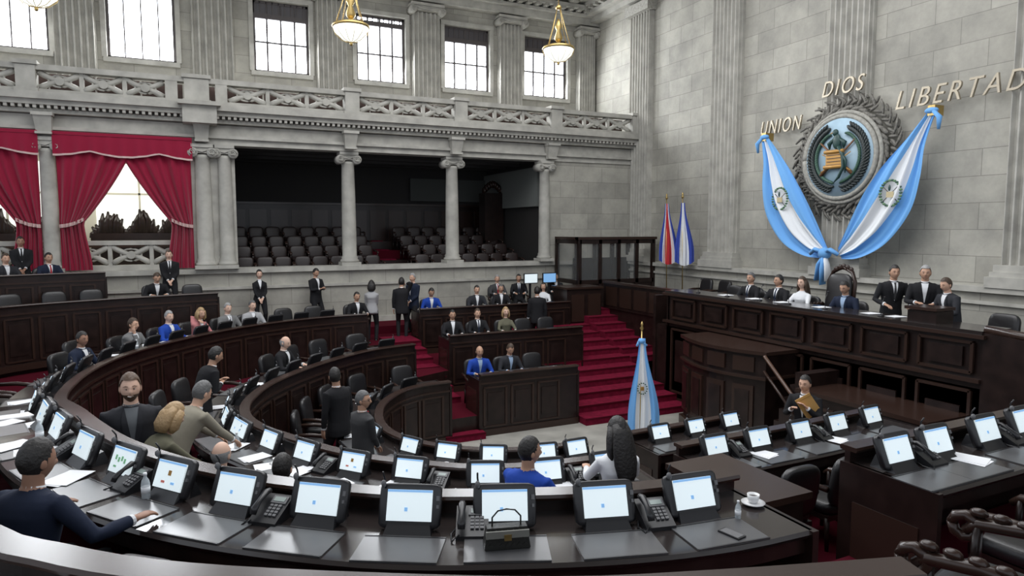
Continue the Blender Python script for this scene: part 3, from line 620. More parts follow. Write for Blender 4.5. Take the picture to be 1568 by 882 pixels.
for mir in(0,1):
    fy=(lambda y:y) if not mir else (lambda y:23.6-y)
    def fn(u,v):
        a=samp(co_,v); b=samp(ci_,v); y=a[0]+(b[0]-a[0])*u; z=a[1]+(b[1]-a[1])*u; amp=.04+.08*math.sin(math.pi*v)
        return (14.40-.1*math.sin(math.pi*v)-amp*.6*math.sin(u*17+v*2.5)-.02*math.sin(u*41+v*9),fy(y),z)
    mb.grid(fn,48,44,BLUEF,mfn=lambda u,v: WHITEF if .31<u<.69 else BLUEF)
    c=fn(.5,.5)
    for k in range(26):
        a=math.pi*2*k/26; mb.sell((c[0]-.09,c[1]+.25*math.cos(a),c[2]+.29*math.sin(a)),(.02,.1,.055),GREEN if k%2 else mat('wreath_light_green',(.1,.2,.1),.7),1,6,4)
    mb.box((c[0]-.1,c[1],c[2]-.03),(.02,.17,.13),mat('pale_scroll',(.5,.42,.25),.6)); mb.sell((c[0]-.1,c[1]+.02,c[2]+.12),(.02,.07,.15),QG,1,6,4)
    for sg in(-1,1): mb.tube([(c[0]-.095,c[1]+sg*.17,c[2]+.14),(c[0]-.095,c[1]-sg*.17,c[2]-.18)],[.009,.009],IRON,5)
    mb.box((14.5,fy(14.15),7.02),(.3,.16,.22),BRASS); mb.sell((14.38,fy(14.14),7.02),(.16,.3,.14),BLUEF); mb.tube([(14.35,fy(14.2),7.0),(14.33,fy(14.35),6.85),(14.35,fy(14.33),6.6)],[.04,.06,.03],BLUEF,8)
mb.sell((14.3,11.95,3.88),(.3,.34,.3),BLUEF,1,14,10)
for sg in(-1,1):
    mb.tube([(14.3,11.95,3.85),(14.25,11.95+sg*.12,3.6),(14.28,11.95+sg*.16,3.2)],[(.05,.05),(.1,.04),(.15,.03)],BLUEF if sg>0 else WHITEF,10)
    mb.tube([(14.28,11.95,3.9),(14.22,11.95+sg*.22,3.98),(14.26,11.95+sg*.42,3.86)],[(.04,.05),(.1,.05),(.03,.05)],BLUEF,10)
mb.tube([(14.27,11.95,3.85),(14.2,11.92,3.5),(14.24,11.93,3.1)],[(.06,.04),(.1,.04),(.12,.03)],BLUEF,10)
mb.obj('flag_bunting')
RED=mat('flag_red',(.5,.02,.03),.8); DBLUE=mat('flag_dark_blue',(.03,.06,.35),.8)
def poleflag(name,x,y,z,h,cols,w=.5,fh=None,lean=0,top=.96):
    mb=MB(); mb.tube([(0,0,0),(0,lean,h)],[.018,.016],BRASS,8); mb.lathe((0,lean,h),[(.02,0),(.05,.05),(.02,.1),(.035,.13),(.004,.2)],BRASS,10)
    mb.lathe((0,0,0),[(.16,0),(.16,.03),(.05,.07),(.03,.12)],WOODM,16)
    fh=fh or h*.86
    def fn(u,v):
        zz=h*top-v*fh; spread=.2+.8*smooth(v*1.15); X=(u-.4)*w*spread; D=-.05+.06*math.sin(u*19+v*1.5)*spread
        return (X*.8+D*.6,-X*.6+D*.8+lean*(zz/h),zz-.14*math.sin(u*math.pi)*v)
    mb.grid(fn,46,24,cols[0],mfn=lambda u,v:cols[min(len(cols)-1,int(u*len(cols)))])
    return mb.obj(name,(x,y,z))
poleflag('flag_on_pole',14.05,17.85,1.95,3.5,[DBLUE,WHITEF,RED,RED,WHITEF,DBLUE],.6,1.85,.1)
poleflag('flag_on_pole',14.05,17.05,1.95,3.5,[DBLUE,WHITEF,WHITEF,DBLUE],.6,1.85,.1)
o=poleflag('guatemalan_flag_on_pole',8.69,11.86,0,2.3,[BLUEF,WHITEF,WHITEF,BLUEF],.68,2.05,0,.93)
mb=MB()
for k in range(14): a=math.pi*2*k/14; mb.sell((.1*math.cos(a)*.8,-.1*math.cos(a)*.6,.12*math.sin(a)),(.04,.04,.03),GREEN,1,6,4)
mb.box((0,0,0),(.06,.04,.08),GOLD); e=mb.obj('arms',(-.05,-.12,1.05)); e.parent=o
mb=MB(); mb.sell((-.03,-.03,0),(.16,.14,.12),BLUEF); mb.tube([(-.05,0,0),(.07,-.1,-.1)],[.04,.02],BLUEF); mb.tube([(-.05,0,0),(-.12,.02,-.12)],[.04,.02],BLUEF); e=mb.obj('bow',(0,0,2.08)); e.parent=o
def lamp(x,y,z):
    mb=MB(); mb.lathe((0,0,0),[(.03,-.32),(.2,-.27),(.35,-.14),(.41,0),(.36,.06),(.36,.08)],LAMPG,28)
    mb.lathe((0,0,.03),[(.42,-.03),(.44,0),(.42,.04),(.3,.08)],BRASS,28)
    for k in range(12):
        a=2*math.pi*k/12; mb.tube([(.43*math.cos(a),.43*math.sin(a),0),(.37*math.cos(a),.37*math.sin(a),-.15),(.21*math.cos(a),.21*math.sin(a),-.285),(0,0,-.34)],[.006]*4,BRASS,5)
    mb.sell((0,0,-.36),(.08,.08,.1),BRASS,1,10,6)
    for k in range(4):
        a=2*math.pi*k/4+.4; mb.tube([(.4*math.cos(a),.4*math.sin(a),.06),(.2*math.cos(a),.2*math.sin(a),.6),(.05*math.cos(a),.05*math.sin(a),1.1)],[.013,.011,.011],BRASS,6)
    mb.lathe((0,0,.5),[(.05,-.3),(.12,-.2),(.05,0),(.1,.1),(.03,.3)],BRASS,12)
    mb.cyl((0,0,1.05),(0,0,CEIL-z),.016,BRASS,8); mb.lathe((0,0,1.1),[(.06,-.05),(.09,0),(.03,.08)],BRASS,10)
    mb.obj('pendant_lamp',(x,y,z))
for x,z in((3.5,9.18),(9.05,9.29),(-2.64,9.15)): lamp(x,16.3,z)
# ------------------------------------------------------------------ people
def two_bone(a,c,l1,l2,pole):
    a=V3(a);c=V3(c);d=c-a;L=d.length
    if L>(l1+l2)*.995: c=a+d*((l1+l2)*.995/L); d=c-a; L=d.length
    u=d.normalized(); x=(l1*l1-l2*l2+L*L)/(2*L); h=math.sqrt(max(0,l1*l1-x*x)); p=V3(pole); p=(p-u*p.dot(u)); p.normalize()
    return a+u*x+p*h,c
SK={'a':(.56,.34,.24),'b':(.45,.265,.18),'c':(.64,.42,.32),'d':(.31,.17,.115)}
HR={'black':(.014,.012,.011),'brown':(.05,.03,.018),'mbrown':(.085,.05,.03),'grey':(.28,.28,.28),'dgrey':(.10,.10,.10),'blond':(.36,.24,.12),'white':(.6,.6,.58)}
LIP=mat('lips',(.42,.17,.14),.5); EYEW=mat('eye_white',(.65,.62,.6),.3); EYED=mat('eye_dark',(.03,.018,.014),.2); TEETH=mat('teeth',(.75,.73,.68),.3)
def headpt(n,k=1.0,nose=True):
    x,y,z=n; X=.075*x*k;Yy=.094*y*k;Z=.117*z*k
    if z<0:
        X*=1-.30*(-z)**1.6
        if y<0: Yy*=1-.42*(-z)**1.2
        else: Yy*=1-.10*(-z)**2
    if nose and y>0:
        g=math.exp(-(x/.15)**2); zz=(z+.20)/.16 if z<-.20 else (z+.20)/.27
        Yy+=.026*g*math.exp(-zz*zz)
        for sx in(-1,1): Yy-=.009*math.exp(-((x-sx*.40)/.2)**2-((z-.04)/.13)**2)
        Yy+=.005*math.exp(-((z-.2)/.09)**2)*max(0,1-abs(x)*1.2)
        Yy+=.006*math.exp(-((z+.50)/.07)**2-(x/.3)**2)+.007*math.exp(-((z+.82)/.14)**2-(x/.35)**2)
    return V3((X,Yy,Z))
def head(mb,M,skin,hair,style,hi,fem,glasses,beard,smile):
    old=mb.M; mb.M=M; nu,nv=(44,34) if hi else (28,22)
    def dirn(i,j): t=-math.pi/2+math.pi*(j+.02)/(nv+.04); q=2*math.pi*i/nu; return (math.cos(t)*math.cos(q),math.cos(t)*math.sin(q),math.sin(t))
    D=[[dirn(i,j) for i in range(nu)] for j in range(nv+1)]
    vs=[headpt(n) for r in D for n in r]
    fb={skin:[],LIP:[]}
    hk=lambda n:1.085+.05*max(0,n[2])+.015*math.sin(n[0]*23+n[2]*11)*math.sin(n[1]*19)
    vh=[headpt(n,hk(n),False)+V3((0,-.004,.003)) for r in D for n in r]; hf=[]; bf=[]
    for j in range(nv):
        for i in range(nu):
            k=(i+1)%nu; f=(j*nu+i,j*nu+k,(j+1)*nu+k,(j+1)*nu+i)
            c=[sum(D[a][b][q] for a,b in((j,i),(j,k),(j+1,k),(j+1,i)))/4 for q in range(3)]
            lip=c[1]>.5 and abs(c[0])<.30 and abs(c[2]+.49-(.12*abs(c[0]) if smile else 0))<.05
            fb[LIP if lip else skin].append(f)
            y=c[1]
            if style=='bald': ok=-.5<c[2]<.28 and y<.12
            elif style in('long','bun'): 
                h=-1 if y<.1 else (-.7+(y-.1)/.5*1.35); ok=c[2]>min(h,.62)
            else:
                h=-.52 if y<-.15 else (-.52+(y+.15)/.62*1.14); ok=c[2]>min(h,.58+.1*abs(c[0]))
            if ok: hf.append(f)
            if beard and y>.05 and c[2]<-.38 and not lip and not(abs(c[0])<.2 and c[2]>-.42): bf.append(f)
    for m,fs in fb.items(): 
        if fs: mb.add(vs,fs,m,True)
    if hf: mb.add(vh,hf,hair,True)
    if bf: mb.add([headpt(n,1.02) for r in D for n in r],bf,hair,True)
    if smile: mb.tube([(-.022,.085,-.052),(0,.0925,-.058),(.022,.085,-.052)],[.003,.005,.003],TEETH,6)
    for sx in(-1,1):
        mb.sell((sx*.076,-.008,-.008),(.018,.04,.062),skin,1,8,6)
        p=headpt((sx*.36,.93,.05)); mb.sell((p[0],p[1]-.004,p[2]),(.027,.016,.0105),EYEW,1,8,6); mb.sell((p[0],p[1]+.002,p[2]),(.0115,.009,.0115),EYED,1,8,6)
        mb.tube([(p[0]-.014,p[1]+.002,p[2]+.004),(p[0],p[1]+.005,p[2]+.0075),(p[0]+.014,p[1]+.001,p[2]+.004)],[.0025,.0035,.0025],skin,6)
        mb.tube([(sx*.014,.090,.028),(sx*.03,.0905,.034),(sx*.05,.080,.027)],[.0022,.0032,.002],hair,5)
        if glasses: mb.tube([(p[0]+.024*math.cos(t),p[1]+.016,p[2]+.017*math.sin(t)) for t in [k*math.pi/5 for k in range(11)]],[.0025]*11,EYED,5); mb.tube([(sx*.055,.092,.008),(sx*.078,.0,.005)],[.0025]*2,EYED,5)
    if style=='long':
        mb.tube([(0,-.03,.07),(0,-.075,0),(0,-.105,-.12),(0,-.13,-.24),(0,-.15,-.34),(0,-.155,-.42)],[(.07,.05),(.09,.05),(.108,.045),(.112,.04),(.09,.03),(.04,.015)],hair,16)
        for sx in(-1,1): mb.tube([(sx*.065,.0,.05),(sx*.085,-.02,-.05),(sx*.09,-.03,-.15),(sx*.09,-.05,-.26)],[(.02,.04),(.022,.05),(.025,.045),(.012,.02)],hair,8)
    if style=='bob':
        mb.tube([(0,-.03,.07),(0,-.06,0),(0,-.07,-.1),(0,-.06,-.16)],[(.07,.05),(.092,.06),(.1,.06),(.07,.04)],hair,14)
        for sx in(-1,1): mb.tube([(sx*.06,.02,.06),(sx*.085,.0,-.02),(sx*.088,-.0,-.1),(sx*.07,.0,-.15)],[(.02,.04),(.022,.05),(.022,.05),(.01,.02)],hair,8)
    if style=='bun': mb.sell((0,-.12,.03),(.09,.08,.09),hair)
    mb.M=old
def hand(mb,w,d,side,skin,up=(0,0,1),curl=.5,hi=False):
    d=V3(d).normalized(); n=V3(up); n=n-d*n.dot(d)
    if n.length<.1: n=V3((0,1,0)); n=n-d*n.dot(d)
    n.normalize(); s=d.cross(n)
    w=V3(w); seg=8 if hi else 6
    mb.tube([w-d*.02,w+d*.015,w+d*.05,w+d*.088,w+d*.096],[(.024,.018),(.03,.017),(.04,.016),(.039,.014),(.03,.008)],skin,10,ref=s)
    ls=[.068,.078,.072,.056]
    for i in range(4):
        o=w+d*.088+s*(side*(.030-.0195*i)); L=ls[i]; c1=curl*.6; c2=curl*1.3
        p1=o+(d*math.cos(c1)-n*math.sin(c1))*L*.5; p2=p1+(d*math.cos(c2)-n*math.sin(c2))*L*.32; p3=p2+(d*math.cos(c2*1.3)-n*math.sin(c2*1.3))*L*.22
        mb.tube([o-d*.012,o,p1,p2,p3],[.009,.0095,.0088,.008,.0055],skin,seg,ref=s)
    b=w+d*.022+s*(side*.028); q=(d*.75+s*(side*.65)-n*.25).normalized(); p1=b+q*.035; p2=p1+(d*.95+s*(side*.15)-n*.3).normalized()*.03
    mb.tube([b-q*.012,b,p1,p2],[.012,.0125,.0105,.007],skin,seg,ref=n)
HN={'hang':((-.25,.05,.83),(.25,.05,.83)),'desk':((-.17,.40,.81),(.17,.40,.81)),'front':((-.05,.2,.95),(.05,.22,.93)),'phone':((-.06,.30,1.18),(.06,.28,1.16)),
 'lap':((-.12,.3,.66),(.12,.3,.66)),'chin':((-.17,.38,.81),(.06,.17,1.1)),'back':((-.07,-.2,.95),(.07,-.2,.93)),'ear':((-.24,.06,.84),(.12,.05,1.56)),'cross':((.1,.2,1.15),(-.1,.22,1.13))}
def person(name,x,y,z,face,pose='stand',top='black',bot='black',skin='a',hair='black',style='short',lean=0,side=0,hy=0,hp=0,hands=None,shirt='white',tie=None,fem=False,sc=1,hi=False,glasses=False,beard=False,smile=False,ph=None,seat=True,open_=True,feet=None):
    C={'black':(.015,.015,.017),'navy':(.014,.02,.04),'grey':(.05,.05,.052),'lgrey':(.16,.16,.16),'blue':(.015,.055,.32),'white':(.68,.69,.71),'beige':(.26,.24,.19),'olive':(.12,.115,.08),'pink':(.5,.2,.2),'check':(.35,.35,.36),'lblue':(.3,.4,.55),'red':(.35,.02,.03),'char':(.028,.029,.034),'purple':(.2,.08,.2),'gshirt':(.13,.14,.15)}
    T=cloth(top,C[top]);B=cloth(bot,C[bot]); S=mat('skin_'+skin,SK[skin],.55,spec=.35); H=mat('hair_'+hair,HR[hair],.55,bump=.5,nscale=40); SH=cloth(shirt,C[shirt]) if shirt else None
    sit=pose=='sit'; pz=ph or (.57 if sit else .92)
    la=math.radians(lean); sd=math.radians(side)
    src=MB()
    def spine(t):
        P=V3((0,0,pz)); n=12
        if t<=0: return P+V3((0,0,t)),0
        for k in range(n):
            q=t*(k+.5)/n; a=la*min(1,.35+q/.25*.65); P=P+V3((math.sin(sd)*min(1,q/.3),math.sin(a),math.cos(a)))*(t/n)
        return P,la*min(1,.35+t/.25*.65)
    if fem: R=[(-.12,.10,.09),(-.06,.165,.12),(0,.178,.125),(.1,.15,.105),(.19,.128,.095),(.28,.142,.11),(.35,.158,.135),(.41,.172,.115),(.46,.165,.09),(.49,.12,.075),(.515,.075,.06),(.53,.055,.05)]
    else: R=[(-.13,.10,.09),(-.07,.16,.12),(0,.175,.13),(.1,.172,.13),(.2,.172,.128),(.3,.188,.132),(.39,.205,.135),(.45,.212,.12),(.49,.195,.10),(.515,.14,.08),(.535,.08,.065),(.545,.06,.055)]
    def ringat(t,w,d,n=20,e=.85):
        P,a=spine(t); f=V3((0,math.cos(a),-math.sin(a))); r=V3((1,0,0)); pw=lambda q:math.copysign(abs(q)**e,q)
        return [P+r*(w*pw(math.cos(2*math.pi*k/n)))+f*(d*pw(math.sin(2*math.pi*k/n))) for k in range(n)]
    src.rings([ringat(*q) for q in R],T)
    if not sit: src.rings([ringat(t,w,d) for t,w,d in(((-.2,.185,.135),(-.1,.19,.14),(0,.18,.133),(.1,.16,.12)) if not fem else ((-.1,.182,.135),(-.04,.182,.132),(0,.17,.12)))],T)
    NB,na=spine(.5); NB2,_=spine(.57)
    nd=la*.45+math.radians(hp)*-.3
    up=V3((math.sin(sd)*.5,math.sin(nd),math.cos(nd))); HC=NB2+up*.128+V3((0,.02,0))
    src.tube([NB,NB2,NB2+up*.08],[.068 if not fem else .056,.06 if not fem else .048,.058 if not fem else .047],S,12)
    hd=hands if isinstance(hands,tuple) else HN[hands or ('desk' if sit else 'hang')]
    shw=.19 if not fem else .155; lu,lf=(.29,.255) if not fem else (.265,.235); post=[]
    for i,sx in((0,-1),(1,1)):
        P,a=spine(.463 if not fem else .43); sh=P+V3((sx*shw,-.0,0)); el,wr=two_bone(sh,hd[i],lu,lf,(sx*.6,-.5,-.7))
        k=1 if not fem else .82
        src.tube([sh+V3((-sx*.06,0,.012)),sh+V3((0,0,.004)),sh+(el-sh)*.35,el,el+(wr-el)*.4,wr-(wr-el)*.08],[.058*k,.064*k,.06*k,.05*k,.047*k,.037*k],T,12)
        post.append((wr,(wr-el).normalized(),sx,k,el))
    for i,sx in((0,-1),(1,1)):
        hp_=V3((sx*.092,0,pz-.03))
        ft=feet[i] if feet else ((sx*.13,.44,.09) if sit else (sx*.11,.02*(-sx),.09))
        kn,an=two_bone(hp_,ft,.43,.42,(sx*.12,1,.25 if sit else 0))
        if sit: kn=V3((sx*.14,.42,.53)); an=V3(ft)
        src.tube([hp_+V3((-sx*.02,-.02,.03)),hp_,hp_+(kn-hp_)*.5,kn,kn+(an-kn)*.4,an],[.085,.094,.082,.066,.062,.05],B,12)
        src.tube([an+V3((0,0,.02)),an+V3((0,0,-.03))],[.05,.052],B,10)
        post.append(('shoe',an,sx))
    me=src.mesh('src'); bv=BVHTree.FromPolygons([V3(v) for v in src.v],src.f)
    o=bpy.data.objects.new('tmp',me); COL.objects.link(o); md=o.modifiers.new('r','REMESH'); md.mode='VOXEL'; md.voxel_size=.013 if hi else .021; md.use_smooth_shade=True
    m2=o.modifiers.new('s','SMOOTH'); m2.factor=.5; m2.iterations=3
    dg=bpy.context.evaluated_depsgraph_get(); em=bpy.data.meshes.new_from_object(o.evaluated_get(dg)); bpy.data.objects.remove(o)
    mb=MB(); mb.mats=list(src.mats); mb.v=[tuple(v.co) for v in em.vertices]
    for p in em.polygons:
        r=bv.find_nearest(p.center); mb.f.append(list(p.vertices)); mb.m.append(src.m[r[2]] if r[2] is not None else 0); mb.s.append(True)
    bpy.data.meshes.remove(em)
    for q in post:
        if q[0]=='shoe':
            an,sx=q[1],q[2]; mb.tube([an+V3((0,-.07,-.05)),an+V3((0,-.02,-.04)),an+V3((0,.07,-.055)),an+V3((sx*.01,.15,-.065)),an+V3((sx*.01,.19,-.07))],[(.03,.035),(.04,.048),(.042,.035),(.042,.025),(.02,.015)],mat('shoe_leather',(.012,.01,.01),.25),10)
        else:
            wr,d,sx,k,el=q; mb.tube([wr-d*.035,wr-d*.012],[.037*k,.034*k],SH or T,12,smooth=False)
            mb.tube([wr-d*.02,wr+d*.01],[.025*k,.024*k],S,10)
            upn=V3((0,0,1)) if abs(d.z)<.75 else V3((sx,0,0))
            hd_=d if not(sit and hands is None) else V3((d.x,d.y,0)); hand(mb,wr,hd_,-sx,S,upn,.5,hi)
    def front(t,xx,off):
        for i in range(len(R)-1):
            if R[i][0]<=t<=R[i+1][0]:
                q=(t-R[i][0])/(R[i+1][0]-R[i][0]); w=R[i][1]+(R[i+1][1]-R[i][1])*q; d=R[i][2]+(R[i+1][2]-R[i][2])*q; break
        P,a=spine(t); f=V3((0,math.cos(a),-math.sin(a))); c=min(.999,abs(xx)/w)
        return P+V3((xx,0,0))+f*(d*(1-c**(2/.85))**(.85/2)+off)
    if SH and open_:
        tb=.2 if not fem else .28
        def vf(u,v): t=tb+(.53-tb)*v; return front(t,(u-.5)*2*(.006+.05*v**1.1),.007)
        mb.grid(vf,8,12,SH)
        mb.tube([NB2+up*-.045,NB2+up*-.01+V3((0,.004,0))],[.067 if not fem else .056,.063 if not fem else .052],SH,14)
        for sg in(-1,1):
            def lf_(u,v): t=tb+(.525-tb)*v; wv=.006+.048*v**1.1; return front(t,sg*(wv+u*(.006+.045*math.sin(math.pi*min(1,v*.95+.05))**.7)),.013)
            mb.grid(lf_,4,12,T)
        if tie:
            TT=cloth(tie,C[tie])
            def tf(u,v): t=tb+.02+(.51-tb-.02)*v; return front(t,(u-.5)*2*(.03-.018*v),.012)
            mb.grid(tf,4,10,TT); mb.sell(front(.515,0,.014),(.036,.025,.035),TT,1,8,6)
        for k in range(2): mb.sell(front(tb-.03-.08*k,.0,.006),(.016,.01,.016),BLK,1,6,4)
    M=Matrix.Translation(HC)@Matrix.Rotation(-math.radians(hy),4,'Z')@Matrix.Rotation(math.radians(hp)-la*.35,4,'X')@Matrix.Scale(1.07,4)
    head(mb,M,S,H,style,hi,fem,glasses,beard,smile)
    ob=mb.obj(name,(x,y,z),-math.radians(face)); ob.scale=(sc,)*3
    if sit and seat:
        f=math.radians(face); chairs.insert(0,(x-.02*math.sin(f),y-.02*math.cos(f),z,-f,1))
    return ob
P=person
P('smiling_man_in_dark_suit',-.63,7.5,1.16,174,top='char',bot='char',shirt='gshirt',skin='c',hair='mbrown',beard=True,smile=True,sc=1.1,hi=True,hy=2,hands='hang')
P('blond_woman_leaning',-.52,7.1,1.12,60,top='olive',bot='olive',hair='blond',style='bob',fem=True,lean=30,hp=-15,hands=((-.12,.62,.95),(.14,.6,.95)),hi=True,open_=False,sc=1.0)
P('man_in_beige_suit_leaning',-.3,7.95,1.12,55,top='beige',bot='beige',hair='dgrey',lean=38,hp=-12,hands=((-.12,.66,.92),(.14,.66,.92)),hi=True,sc=1.02)
P('seated_bald_man',.14,6.7,1.16,35,'sit',top='grey',hair='grey',style='bald',hi=True,skin='c',sc=.97)
P('seated_dark_haired_man',.62,6.1,1.14,30,'sit',top='black',hair='black',hi=True,sc=.98)
P('seated_man_in_navy_suit',-.98,4.68,1.85,38,'sit',top='navy',hair='black',hi=True,skin='d',lean=10,hy=12,hp=-6,hands=((-.22,.38,.84),(.45,.36,.84)))
P('seated_man_in_blue_suit',2.66,5.4,1.12,60,'sit',top='blue',hair='black',skin='b',sc=1.04,hi=True,hy=30,lean=8,hands=((-.1,.4,.82),(.2,.42,.82)))
P('woman_with_long_hair',3.68,5.38,1.12,15,'sit',top='white',bot='black',hair='black',style='long',fem=True,sc=1.1,hi=True,hy=-15,open_=False)
P('standing_man_in_black_suit',1.95,10.55,.5,330,top='black',bot='black',hair='black',skin='b',sc=1.05,hands='hang',hi=True,hy=30,side=-5)
P('grey_haired_man_standing',2.02,9.2,.5,70,top='grey',bot='char',hair='dgrey',skin='b',hi=True,hy=50,glasses=True,hands='front',tie='red')
P('photographer_with_envelope',8.45,7.28,.52,250,top='black',bot='black',hair='black',skin='a',hands=((-.12,.3,1.3),(.1,.32,1.25)),hi=True,lean=8)
P('man_leaning_on_desk',.0,10.95,1.0,70,top='black',bot='black',shirt='white',skin='b',lean=22,hp=-12,hands='phone',hi=True)
P('seated_man_on_tier',1.45,13.8,1.0,125,'sit',top='black',skin='c',hair='grey',style='bald',hp=-10,lean=8)
L1p=[(-1.95,13.7,'navy','black','d',12),(-1.25,15.3,'lgrey','brown','a',8),(-.62,16.3,'blue','grey','c',6),(-.05,16.95,'pink','blond','a',18),(.62,17.45,'lgrey','grey','c',6),(1.2,17.85,'check','dgrey','c',8)]
for i,(x,y,t,h,s,l) in enumerate(L1p):
    P('seated_legislator',x,y,1.33,118+i*8,'sit',top=t,bot='black',hair=h,skin=s,lean=l,fem=(i==3),style='bob' if i==3 else 'short',hands='chin' if i in(1,3) else None,hy=random.uniform(-15,15))
P('seated_legislator',4.0,18.75,1.35,170,'sit',top='black',skin='b',hair='black',lean=8)
P('seated_legislator',-.95,19.15,2.05,165,'sit',top='black',skin='a',hair='brown',lean=22,hp=-20)
P('seated_legislator',-3.36,20.25,2.5,150,'sit',top='navy',skin='b',hair='black',lean=5,tie='red')
P('seated_legislator',-4.2,20.05,2.5,150,'sit',top='char',skin='a',hair='brown',lean=5)
P('standing_guard',-3.95,20.5,2.55,165,top='black',skin='d',hair='black',hands='front',tie='black')
P('standing_guard',-.65,20.45,2.17,175,top='black',skin='c',hair='brown',hands='front',tie='black')
P('standing_woman_in_black',1.63,20.45,1.58,175,top='black',bot='black',skin='c',hair='black',style='bun',fem=True,hands='front')
P('standing_man_by_wall',3.19,20.45,1.58,150,top='black',skin='b',hair='black',hands='phone',hp=-15)
P('woman_in_patterned_jacket',4.45,18.75,1.3,20,top='check',bot='black',skin='b',hair='black',style='bob',fem=True,hands='front',open_=False)
P('man_with_phone',5.25,18.5,1.37,20,top='black',skin='b',hair='black',hands='ear')
P('man_talking',5.72,18.95,1.45,235,top='navy',skin='a',hair='grey',hands='front')
P('seated_legislator',6.19,18.8,1.4,185,'sit',top='blue',skin='b',hair='black',lean=15,hp=-15)
P('seated_legislator',7.65,18.8,1.4,190,'sit',top='char',skin='a',hair='black',lean=8)
P('seated_legislator',8.45,18.8,1.4,190,'sit',top='black',skin='b',hair='dgrey',lean=5)
P('seated_legislator',8.96,20.2,1.58,190,'sit',top='grey',skin='a',hair='grey',tie='red')
P('seated_legislator',9.75,20.2,1.58,200,'sit',top='black',skin='b',hair='black',tie='navy')
P('standing_man_back_turned',8.95,17.3,1.0,20,top='black',skin='b',hair='black',sc=1.04,hands='hang')
P('seated_woman',9.95,18.8,1.4,215,'sit',top='white',skin='a',hair='black',style='bob',fem=True,open_=False)
P('seated_legislator',5.98,16.35,1.0,190,'sit',top='black',skin='b',hair='black')
P('seated_legislator',6.68,16.35,1.0,185,'sit',top='black',skin='a',hair='brown',tie='navy')
P('seated_woman',7.5,16.35,1.0,190,'sit',top='olive',skin='c',hair='blond',style='bob',fem=True,open_=False)
P('seated_legislator',5.75,14.05,.47,185,'sit',top='blue',skin='b',hair='black',style='bald',lean=12,shirt='lblue')
P('seated_legislator',6.5,14.05,.47,180,'sit',top='char',skin='b',hair='brown',lean=12,hp=-18,shirt='lblue')
P('seated_legislator',11.1,20.1,1.58,200,'sit',top='black',skin='a',hair='black')
for y,t,h,s,ex_ in((12.05,'black','dgrey','b',{}),(11.2,'black','black','b',{'hy':20}),(10.55,'white','brown','c',{'fem':True,'style':'long','open_':False}),(9.4,'navy','black','b',{'lean':12,'hp':-12,'shirt':'lblue'})):
    P('seated_board_member',11.98,y,2.0,262,'sit',top=t,hair=h,skin=s,tie='navy' if t=='black' else None,hi=True,sc=1.04,**ex_)
P('board_member_standing',11.95,8.45,2.0,215,top='black',skin='b',hair='black',tie='grey',hi=True,hands=((-.2,.35,1.02),(.2,.3,1.05)),lean=8,shirt='white',sc=1.04)
P('board_member_standing',12.05,7.88,2.0,235,top='black',skin='b',hair='grey',hi=True,hands=((-.12,.35,1.1),(.12,.33,1.12)),lean=6,sc=1.05)
P('board_member_standing',11.95,7.3,2.0,285,top='char',skin='a',hair='brown',hi=True,sc=.95,hands=((-.15,.4,1.05),(.15,.4,1.05)),lean=14,hp=-10)
mb=MB(); mb.box((0,0,0),(.24,.006,.36),ENV); mb.box((0,-.004,.14),(.24,.004,.02),mat('envelope_flap',(.5,.28,.07),.7)); e=mb.obj('manila_envelope',(8.26,7.08,1.84)); e.rotation_euler=(.2,-.6,-.7)
mb=MB(); mb.sell((0,0,.12),(.1,.3,.22),WHITE,.6,12,8); mb.tube([(0,-.1,.2),(.03,-.05,.42),(.03,.05,.42),(0,.1,.2)],[.01]*4,WHITE,6); mb.obj('white_handbag',(2.22,10.3,1.3),.3)
place('carved_armchair',CHO,(12.1,9.98,2.0),math.pi/2); bpy.data.objects['carved_armchair.001'].scale=(1.15,1.15,1.25)
for y in(13.4,12.7,6.9,6.2): place('leather_armchair',CH,(12.5,y,2.0),math.pi/2)
place('leather_armchair',CH,(13.2,5.6,2.0),math.pi/2)
for y in(16.2,15.4): place('leather_armchair',CH,(14.0,y,1.95),math.pi/2)
for y in(7.9,8.4,9.5,10.5,11.3,12.2): paper(11.35,y,2.925,1.4,2)
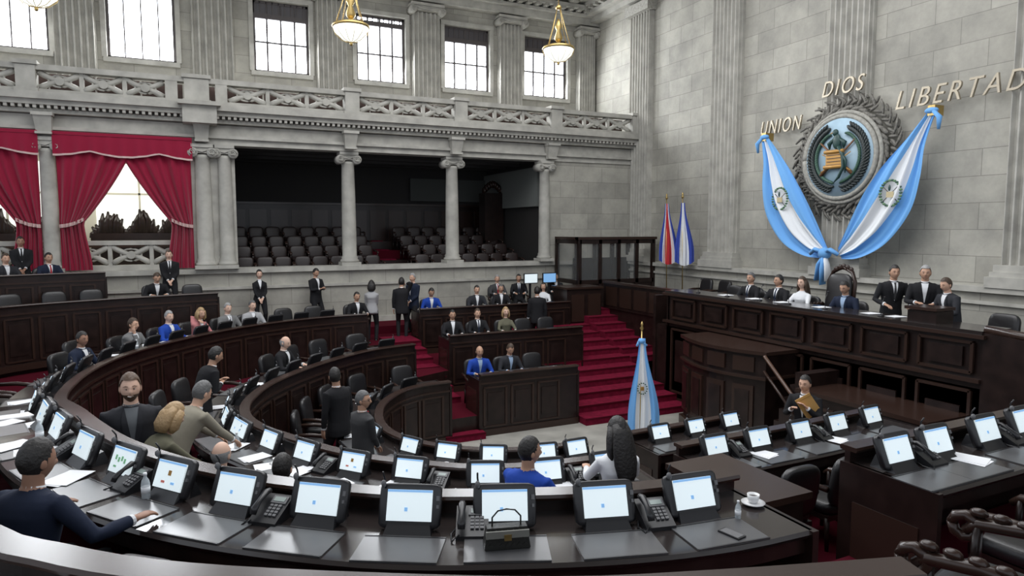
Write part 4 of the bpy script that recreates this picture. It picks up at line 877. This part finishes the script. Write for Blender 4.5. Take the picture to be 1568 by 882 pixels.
for y in(8.1,9.3,10.2,11.0,12.0,13.0):
    mb=MB(); mb.lathe((0,0,0),[(.06,0),(.05,.02),(.01,.03)],BLK,12); mb.tube([(0,0,.02),(.0,0,.2),(.06,0,.32)],[.006]*3,BLK,6); mb.sell((.08,0,.34),(.05,.03,.03),BLK,1,8,6); mb.obj('gooseneck_microphone',(11.2,y,2.92))
n_people=len(chairs)
for W in(W1,W2,W3): chairrow(W,.82)
chairrow(W0,1.0)
for W in(N1,N2,N3): chairrow(W,.85)
for W in(F1,F2,F3,LL): chairrow(W,.6)
walk=[(o.location.x,o.location.y) for o in COL.objects if o.type=='MESH' and any(k in o.name for k in('standing','leaning','smiling','talking','with_phone','photographer','patterned','guard'))]
for i,c in enumerate(chairs):
    if i>=n_people and (any((c[0]-d[0])**2+(c[1]-d[1])**2<.42 for d in chairs[:n_people]) or any((c[0]-a)**2+(c[1]-b)**2<.2 for a,b in walk)): continue
    if c[1]<3.0 and c[0]<4.0: continue
    place('leather_armchair',CH,c[:3],c[3])
# ------------------------------------------------------------------ light
w=bpy.data.worlds.new('world'); bpy.context.scene.world=w; w.use_nodes=True; bg=w.node_tree.nodes['Background']; bg.inputs[0].default_value=(.85,.91,1,1); bg.inputs[1].default_value=1.05
def area(name,loc,rot,sx,sy,e,c=(1,1,1)):
    l=bpy.data.lights.new(name,'AREA'); l.shape='RECTANGLE'; l.size=sx; l.size_y=sy; l.energy=e; l.color=c
    o=bpy.data.objects.new(name,l); COL.objects.link(o); o.location=loc; o.rotation_euler=rot; return o
area('ceiling_fill_light',(4.5,10,13.15),(0,0,0),14,12,2150,(.97,.98,1))  # unseen fill light added under the ceiling, no skylight opening is built
for i,(a,b) in enumerate(wins): area('window_light',((a+b)/2,23.7,10.75),(math.radians(-65),0,0),1.6,2.0,240,(.93,.96,1))
area('lobby_fill_light',(-3,23.5,6.9),(0,0,0),5,2,140,(1,.98,.9))  # added fill to brighten the room behind the curtains
area('gallery_area_light',(6,24,6.95),(0,0,0),8,3,6,(.9,.9,1))  # faint area light inside the gallery, no lamp is modelled
bpy.context.scene.view_settings.view_transform='Standard'
